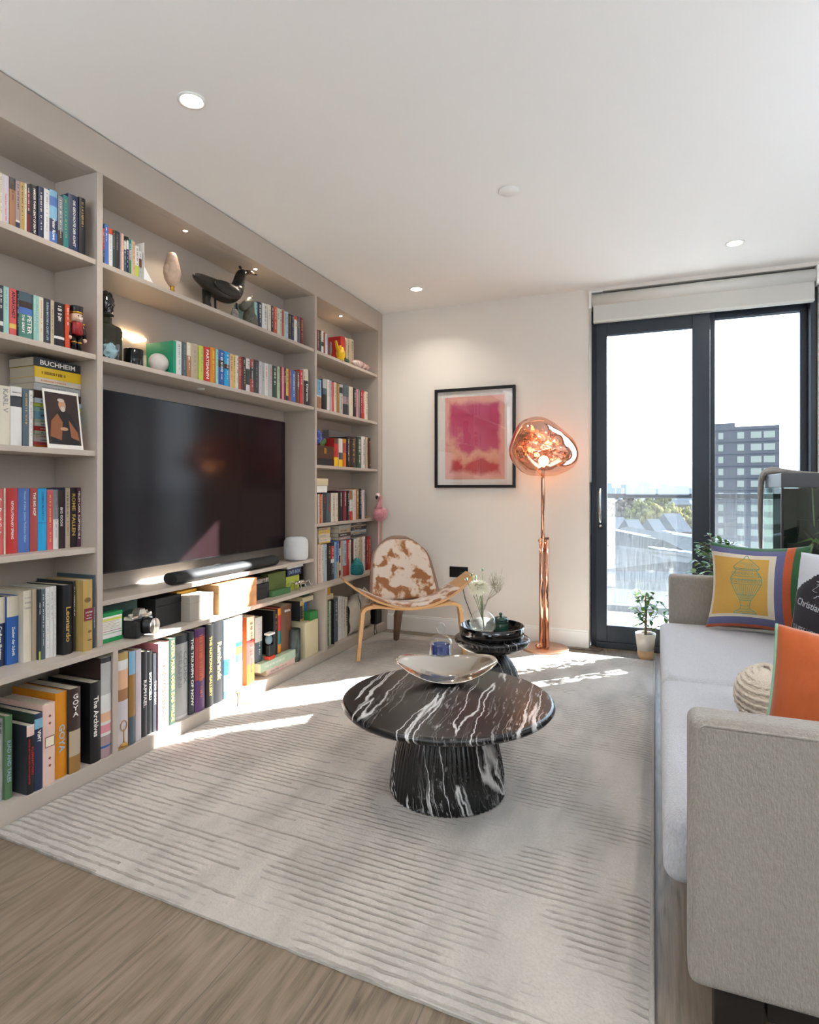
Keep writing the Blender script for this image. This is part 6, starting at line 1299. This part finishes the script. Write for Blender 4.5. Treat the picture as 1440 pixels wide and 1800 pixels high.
MB().box(.12, .3, .2, .26, .90, .98).build('filter_box', m_black, tk); MB().tube([(.2, .2, .98), (.23, .18, 1.06), (.34, .16, 1.12)], .003, 6).build('filter_hose', m_black, tk); MB().tube([(.17, .1, .95), (.16, .1, 1.158)], .0035, 6).build('air_tube', mat('air_tube', '#9db27a', .4), tk)
rr = random.Random(9)
for (px_, pz) in ((.22, .84), (.30, .90), (.36, .84), (.19, .72)):
    b = MB()
    for q in range(11):
        a = rr.uniform(0, 2 * pi); l = rr.uniform(.07, .15); dx = cos(a) * l; dy = sin(a) * .035; mid = Vector((px_ + dx * .5, .07 + dy * .5, pz + .045)); tip = Vector((px_ + dx, .07 + dy, pz + rr.uniform(-.03, .05))); s_ = Vector((0, .0, .006))
        b.add([(px_, .07, pz), mid + s_, tip, mid - s_], [(0, 1, 2, 3)])
    b.build('water_plant', mat('water_plant', '#6c8c2e', .5), tk, solid=.001)
th = thing('throw', 'thin grey cloth draped over the corner of the fish tank hood', 'cloth', (.612, 3.725 + TD - .10, 1.237))
b = MB(); pts = [(.30, .05, .009), (.12, .055, .014), (.03, .04, .032), (-.016, .03, .018), (-.024, .05, -.08), (-.020, .075, -.25), (-.018, .085, -.42), (-.014, .09, -.60)]
b.tube(pts, [.006, .014, .03, .022, .016, .014, .011, .006], 12); b.tube([(.10, .0, .012), (.03, -.02, .022), (-.014, -.01, .014), (-.022, .0, -.03)], [.010, .02, .018, .006], 10)
o = b.build('draped_cloth', mat('grey_cloth', '#8f8b86', .95, bump=.6, bscale=60), th, subsurf=1)
# ================================================================ plants indoors
def leaf(b, base, d, up, L_, W_, m=0):
    d = d.normalized(); s_ = d.cross(up); s_ = (s_.normalized() if s_.length > .01 else Vector((1, 0, 0))); n_ = s_.cross(d)
    P = [base]; rows = [(.25, .75), (.55, 1.0), (.82, .7)]
    vs = [base] ; 
    for t_, ww in rows: 
        c_ = base + d * L_ * t_ - n_ * L_ * .22 * t_ * t_; vs += [c_ - s_ * W_ * ww / 2 + n_ * W_ * .10, c_, c_ + s_ * W_ * ww / 2 + n_ * W_ * .10]
    vs.append(base + d * L_ - n_ * L_ * .22)
    b.add(vs, [(0, 2, 1), (0, 3, 2), (1, 2, 5, 4), (2, 3, 6, 5), (4, 5, 8, 7), (5, 6, 9, 8), (7, 8, 10), (8, 9, 10)], m, True)
def jade(label, loc, h, n, spread, seed, pot=None, z0=.17, nleaf=9):
    t = thing('potted_jade_plant', label, 'plant', loc); rr = random.Random(seed)
    if pot:
        r1, r2, ph_ = pot
        MB().lathe([(.0001, 0), (r1, 0), (r1 + .003, .006), (r1 + (r2 - r1) * .35, ph_ * .35)], 40).build('pot_base', mat('bare_terracotta', '#c3a27e', .8), t)
        MB().lathe([(r1 + (r2 - r1) * .35, ph_ * .35), (r2, ph_), (r2 - .006, ph_), (r2 - .008, ph_ - .015), (.0001, ph_ - .016)], 40).build('pot_glaze', mat('cream_glaze', '#ded7ca', .3), t)
        MB().lathe([(.0001, ph_ - .0155), (r2 - .0085, ph_ - .0155), (r2 - .0085, ph_ - .012), (.0001, ph_ - .010)], 30).build('soil', mat('soil', '#3a2c22', .95, bump=1, bscale=80), t)
    st = MB(); lf = MB()
    st.tube([(0, 0, z0 - .02), (.004, 0, z0 + h * .4), (.0, .004, z0 + h * .75), (.006, 0, z0 + h * .9)], [.010, .008, .006, .004], 8)
    for k in range(n):
        a = k * 2.4 + rr.uniform(-.3, .3); zb = z0 + h * (.12 + .75 * k / n); l = spread * rr.uniform(.55, 1) * (1.15 - .6 * k / n)
        e_ = Vector((cos(a) * l, sin(a) * l, zb + rr.uniform(.02, .07))); m_ = Vector((e_.x * .5, e_.y * .5, zb - .0)); st.tube([(0, 0, zb), m_, e_], [.0035, .0028, .002], 6)
        for q in range(nleaf):
            t_ = .35 + .65 * q / nleaf; p_ = Vector((0, 0, zb)).lerp(m_, t_ * 2) if t_ < .5 else m_.lerp(e_, t_ * 2 - 1); an = rr.uniform(0, 2 * pi)
            leaf(lf, p_, Vector((cos(an) + cos(a) * .6, sin(an) + sin(a) * .6, rr.uniform(-.3, .8))), Vector((0, 0, 1)), rr.uniform(.042, .062), rr.uniform(.022, .030), rr.choice((0, 0, 1)))
    st.build('stems', mat('jade_stem', '#7a6a45', .7), t); lf.build('foliage', [mat('jade_leaf', '#47732f', .35, var=.25, vscale=30), mat('jade_leaf_light', '#7c9c44', .35)], t)
    return t
jade('bushy green jade plant in cream pot before the balcony door', (-.072, 4.40, .0006), .31, 15, .12, 3, (.046, .066, .175), .17)
jade('jade plant half hidden by the far sofa arm in front of the door', (.125, 4.33, .0006), .33, 9, .13, 8, (.05, .06, .2), .2)
jade('tall leafy jade plant behind the yellow cushion and sofa arm', (.35, 4.10, .0006), .36, 24, .20, 21, (.08, .10, .55), .52, 12)
# ================================================================ the city outside
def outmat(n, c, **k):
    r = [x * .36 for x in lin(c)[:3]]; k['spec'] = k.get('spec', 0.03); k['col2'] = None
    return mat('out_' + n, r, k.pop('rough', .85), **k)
GZ = -26
b = MB().box(-900, 900, 20, 2600, GZ - .5, GZ); struct(b.build('ground', outmat('ground', '#8f9292', var=.3, vscale=.02)))
struct(b := MB().box(-1.6, .9, 6.6, 9.6, -3.0, -2.4).build('terrace', outmat('terrace', '#a5a6a2')))
def at(u, D, v=None, z=None):
    """a point seen at column u at forward distance D"""
    r = (u - U0) / FPX; x = -_s * D + _c * r * D; y = _c * D + _s * r * D
    return x, y, (CH + (V0 - v) / FPX * D)
# neighbouring pitched roofs
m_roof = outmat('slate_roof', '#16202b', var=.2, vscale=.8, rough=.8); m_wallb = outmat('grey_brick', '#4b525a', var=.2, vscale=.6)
def hall(label, u0, u1, D, vr, ve, depth, m=m_roof):
    x0, y0, ze = at(u0, D, ve); x1, y1, _ = at(u1, D, ve); zr = at(u0, D, vr)[2]; t = thing('pitched_roof_hall', label, 'building', ((x0 + x1) / 2, (y0 + y1) / 2, GZ)); rz = atan2(y1 - y0, x1 - x0); t.rotation_euler = (0, 0, rz)
    w_ = sqrt((x1 - x0) ** 2 + (y1 - y0) ** 2) / 2; a, c_ = ze - GZ, zr - GZ
    MB().box(-w_, w_, 0, depth, 0, a).build('wall', m_wallb, t)
    MB().add([(-w_ - .4, -.4, a), (w_ + .4, -.4, a), (0, -.4, c_), (-w_ - .4, depth, a), (w_ + .4, depth, a), (0, depth, c_)], [(0, 1, 2), (5, 4, 3), (0, 2, 5, 3), (2, 1, 4, 5), (0, 3, 4, 1)]).build('roof', m, t)
    MB().box(-w_ - .5, w_ + .5, -.6, -.4, a - .3, a + .05).build('gutter', outmat('gutter', '#33414f'), t)
    for k in range(4): 
        f = .25 + .14 * k; MB().box(w_ * f, w_ * f + .35, 4, depth * .7, 0, .05, 0, Matrix.Translation((0, 0, a + (c_ - a) * (1 - f) + .25))).build('roof_light', outmat('roof_light', '#b9c6d2', rough=.3), t)
    return t
hall('dark blue pitched roof in the middle below the handrail', 1100, 1225, 40, 949, 985, 30)
hall('dark blue pitched roof at the left edge of the door', 985, 1098, 44, 945, 978, 30)
hall('long low grey roof in front of the pitched roofs', 1030, 1330, 30, 985, 1004, 8)
hall('grey pitched roof to the right behind the door stile', 1228, 1400, 36, 962, 992, 20, outmat('pale_roof', '#454c52'))
# brick terraces beyond
rr = random.Random(12)
for k, (u, wd, D, vt, lab) in enumerate([(1060, 34, 66, 905, 'tan brick house with two white windows at the far left'), (1096, 38, 78, 912, 'brown brick terrace behind the roof valley'), (1135, 26, 62, 917, 'pale stone-fronted house in the middle of the view'), (1172, 22, 72, 916, 'narrow tall house with pale pilasters'), (1203, 30, 84, 905, 'dim brick house beside the door stile'), (1100, 60, 250, 884, 'long slate-roofed house among the trees'), (1180, 70, 290, 879, 'flat pale school building behind the trees')]):
    x, y, z = at(u, D, vt); w_ = wd * D / FPX / 2; t = thing('brick_house', lab, 'building', (x, y, GZ)); h_ = z - GZ; t.rotation_euler = (0, 0, YAW * .8)
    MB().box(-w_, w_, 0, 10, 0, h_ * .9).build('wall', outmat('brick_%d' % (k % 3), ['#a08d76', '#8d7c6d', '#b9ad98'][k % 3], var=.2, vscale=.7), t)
    MB().add([(-w_, -.3, h_ * .9), (w_, -.3, h_ * .9), (w_, 10.3, h_ * .9), (-w_, 10.3, h_ * .9), (-w_, 5, h_), (w_, 5, h_)], [(0, 1, 5, 4), (3, 4, 5, 2), (0, 4, 3), (1, 2, 5), (0, 3, 2, 1)]).build('roof', outmat('house_roof', '#5f656c'), t)
    win = None
    for fl_ in range(3):
        for q in range(max(2, int(w_ / 1.1))):
            xx = -w_ + (q + .5) * 2 * w_ / max(2, int(w_ / 1.1)); zz_ = h_ * .9 - 2.2 - fl_ * 3.2
            if win is None:
                win = MB().box(-.45, .45, -.08, .02, -.8, .8).build('window', outmat('house_window', '#c9cccc', rough=.3), t, loc=(xx, 0, zz_))
            else:
                c_ = win.copy(); C.objects.link(c_); c_.parent = t; c_.location = (xx, 0, zz_)
# trees
m_tr = [outmat('tree_olive', '#8c8a4c', var=.45, vscale=.6), outmat('tree_gold', '#a89a4e', var=.4, vscale=.6), outmat('tree_brown', '#77695c', var=.4, vscale=.6), outmat('tree_green', '#66744a', var=.4, vscale=.6)]
for k, (u, D, v, r_, mi, lab) in enumerate([(1165, 105, 893, 4.6, 1, 'golden leafed tree crown right of the middle'), (1130, 112, 890, 4.2, 0, 'olive tree crown in the middle of the view'), (1195, 108, 896, 3.8, 1, 'yellow green tree crown beside the door stile'), (1085, 108, 903, 5.5, 2, 'bare brown tree at the left of the view'), (1068, 100, 890, 4.6, 2, 'greyish brown tree at the door frame'), (1205, 96, 922, 3.5, 2, 'russet tree low beside the door stile'), (1150, 120, 878, 5, 0, 'olive tree row under the handrail'), (1108, 125, 879, 6, 2, 'brown tree under the handrail at left'), (1150, 93, 925, 2.6, 1, 'small orange tree between the pale houses'), (1255, 100, 905, 5, 3, 'green tree glimpsed left of the tower block')]):
    r_ = r_ * (98 + 15.5 * k) / D * .72; D = 98 + 15.5 * k; x, y, z = at(u, D, v); t = thing('tree', lab, 'tree', (x, y, GZ)); zc = z - GZ - r_ * .5
    MB().tube([(0, 0, 0), (.3, 0, zc * .6), (0, 0, zc)], [.5, .35, .2], 8).build('trunk', outmat('bark', '#5f5348'), t)
    b = MB(); rr = random.Random(k)
    for q in range(170):
        d_ = Vector((rr.gauss(0, 1), rr.gauss(0, 1), rr.gauss(0, .7))).normalized() * r_ * rr.uniform(.5, 1.0); b.ball((d_.x * 1.15, d_.y, zc + d_.z * .8), r_ * rr.uniform(.07, .17), 7, 5, fn=lambda p: 1 + .5 * noise.noise(p * 2.5 + d_))
    b.build('crown', m_tr[mi], t)
# the tower seen through the right pane
def tower(label, u0, u1, D, vt, cols, rows_, m, mw, rz, wfr=.75, hfr=.55, fh=3.0, dy=14):
    xa, ya, zt = at(u0, D, vt); xb, yb, _ = at(u1, D, vt); w_ = sqrt((xb - xa) ** 2 + (yb - ya) ** 2) / 2
    t = thing('tower_block', label, 'building', ((xa + xb) / 2, (ya + yb) / 2, GZ)); t.rotation_euler = (0, 0, rz); H_ = zt - GZ
    MB().box(-w_, w_, 0, dy, 0, H_).build('wall', m, t); win = None
    MB().box(-w_ * .95, -w_ * .1, 2, 8, H_, H_ + 1.2).build('roof_plant', m, t)
    for r_ in range(rows_):
        MB().box(-w_ - .02, w_ + .02, -.06, 0, H_ - 1.0 - r_ * fh, H_ - .7 - r_ * fh).build('floor_band', outmat('band', '#5b6068'), t)
        for c_, ww in cols:
            xx = -w_ + 2 * w_ * c_; zz_ = H_ - 2.2 - r_ * fh
            if win is None: win = MB().box(-1, 1, -.10, .02, -.8, .8, 0).build('window', mw, t, loc=(xx, 0, zz_)); o = win
            else: o = win.copy(); C.objects.link(o); o.parent = t; o.location = (xx, 0, zz_)
            o.scale = (ww, 1, 1)
    return t
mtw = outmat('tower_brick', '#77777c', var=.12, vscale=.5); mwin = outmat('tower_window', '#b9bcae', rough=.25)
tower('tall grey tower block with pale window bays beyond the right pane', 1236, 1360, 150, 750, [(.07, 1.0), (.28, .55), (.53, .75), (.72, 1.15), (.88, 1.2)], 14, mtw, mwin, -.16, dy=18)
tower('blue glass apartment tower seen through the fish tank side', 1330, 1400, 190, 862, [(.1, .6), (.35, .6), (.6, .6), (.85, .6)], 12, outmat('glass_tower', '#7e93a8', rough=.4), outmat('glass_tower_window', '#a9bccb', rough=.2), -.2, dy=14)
# skyline, its haze put into the pale wall colour
rr = random.Random(77)
for k in range(26):
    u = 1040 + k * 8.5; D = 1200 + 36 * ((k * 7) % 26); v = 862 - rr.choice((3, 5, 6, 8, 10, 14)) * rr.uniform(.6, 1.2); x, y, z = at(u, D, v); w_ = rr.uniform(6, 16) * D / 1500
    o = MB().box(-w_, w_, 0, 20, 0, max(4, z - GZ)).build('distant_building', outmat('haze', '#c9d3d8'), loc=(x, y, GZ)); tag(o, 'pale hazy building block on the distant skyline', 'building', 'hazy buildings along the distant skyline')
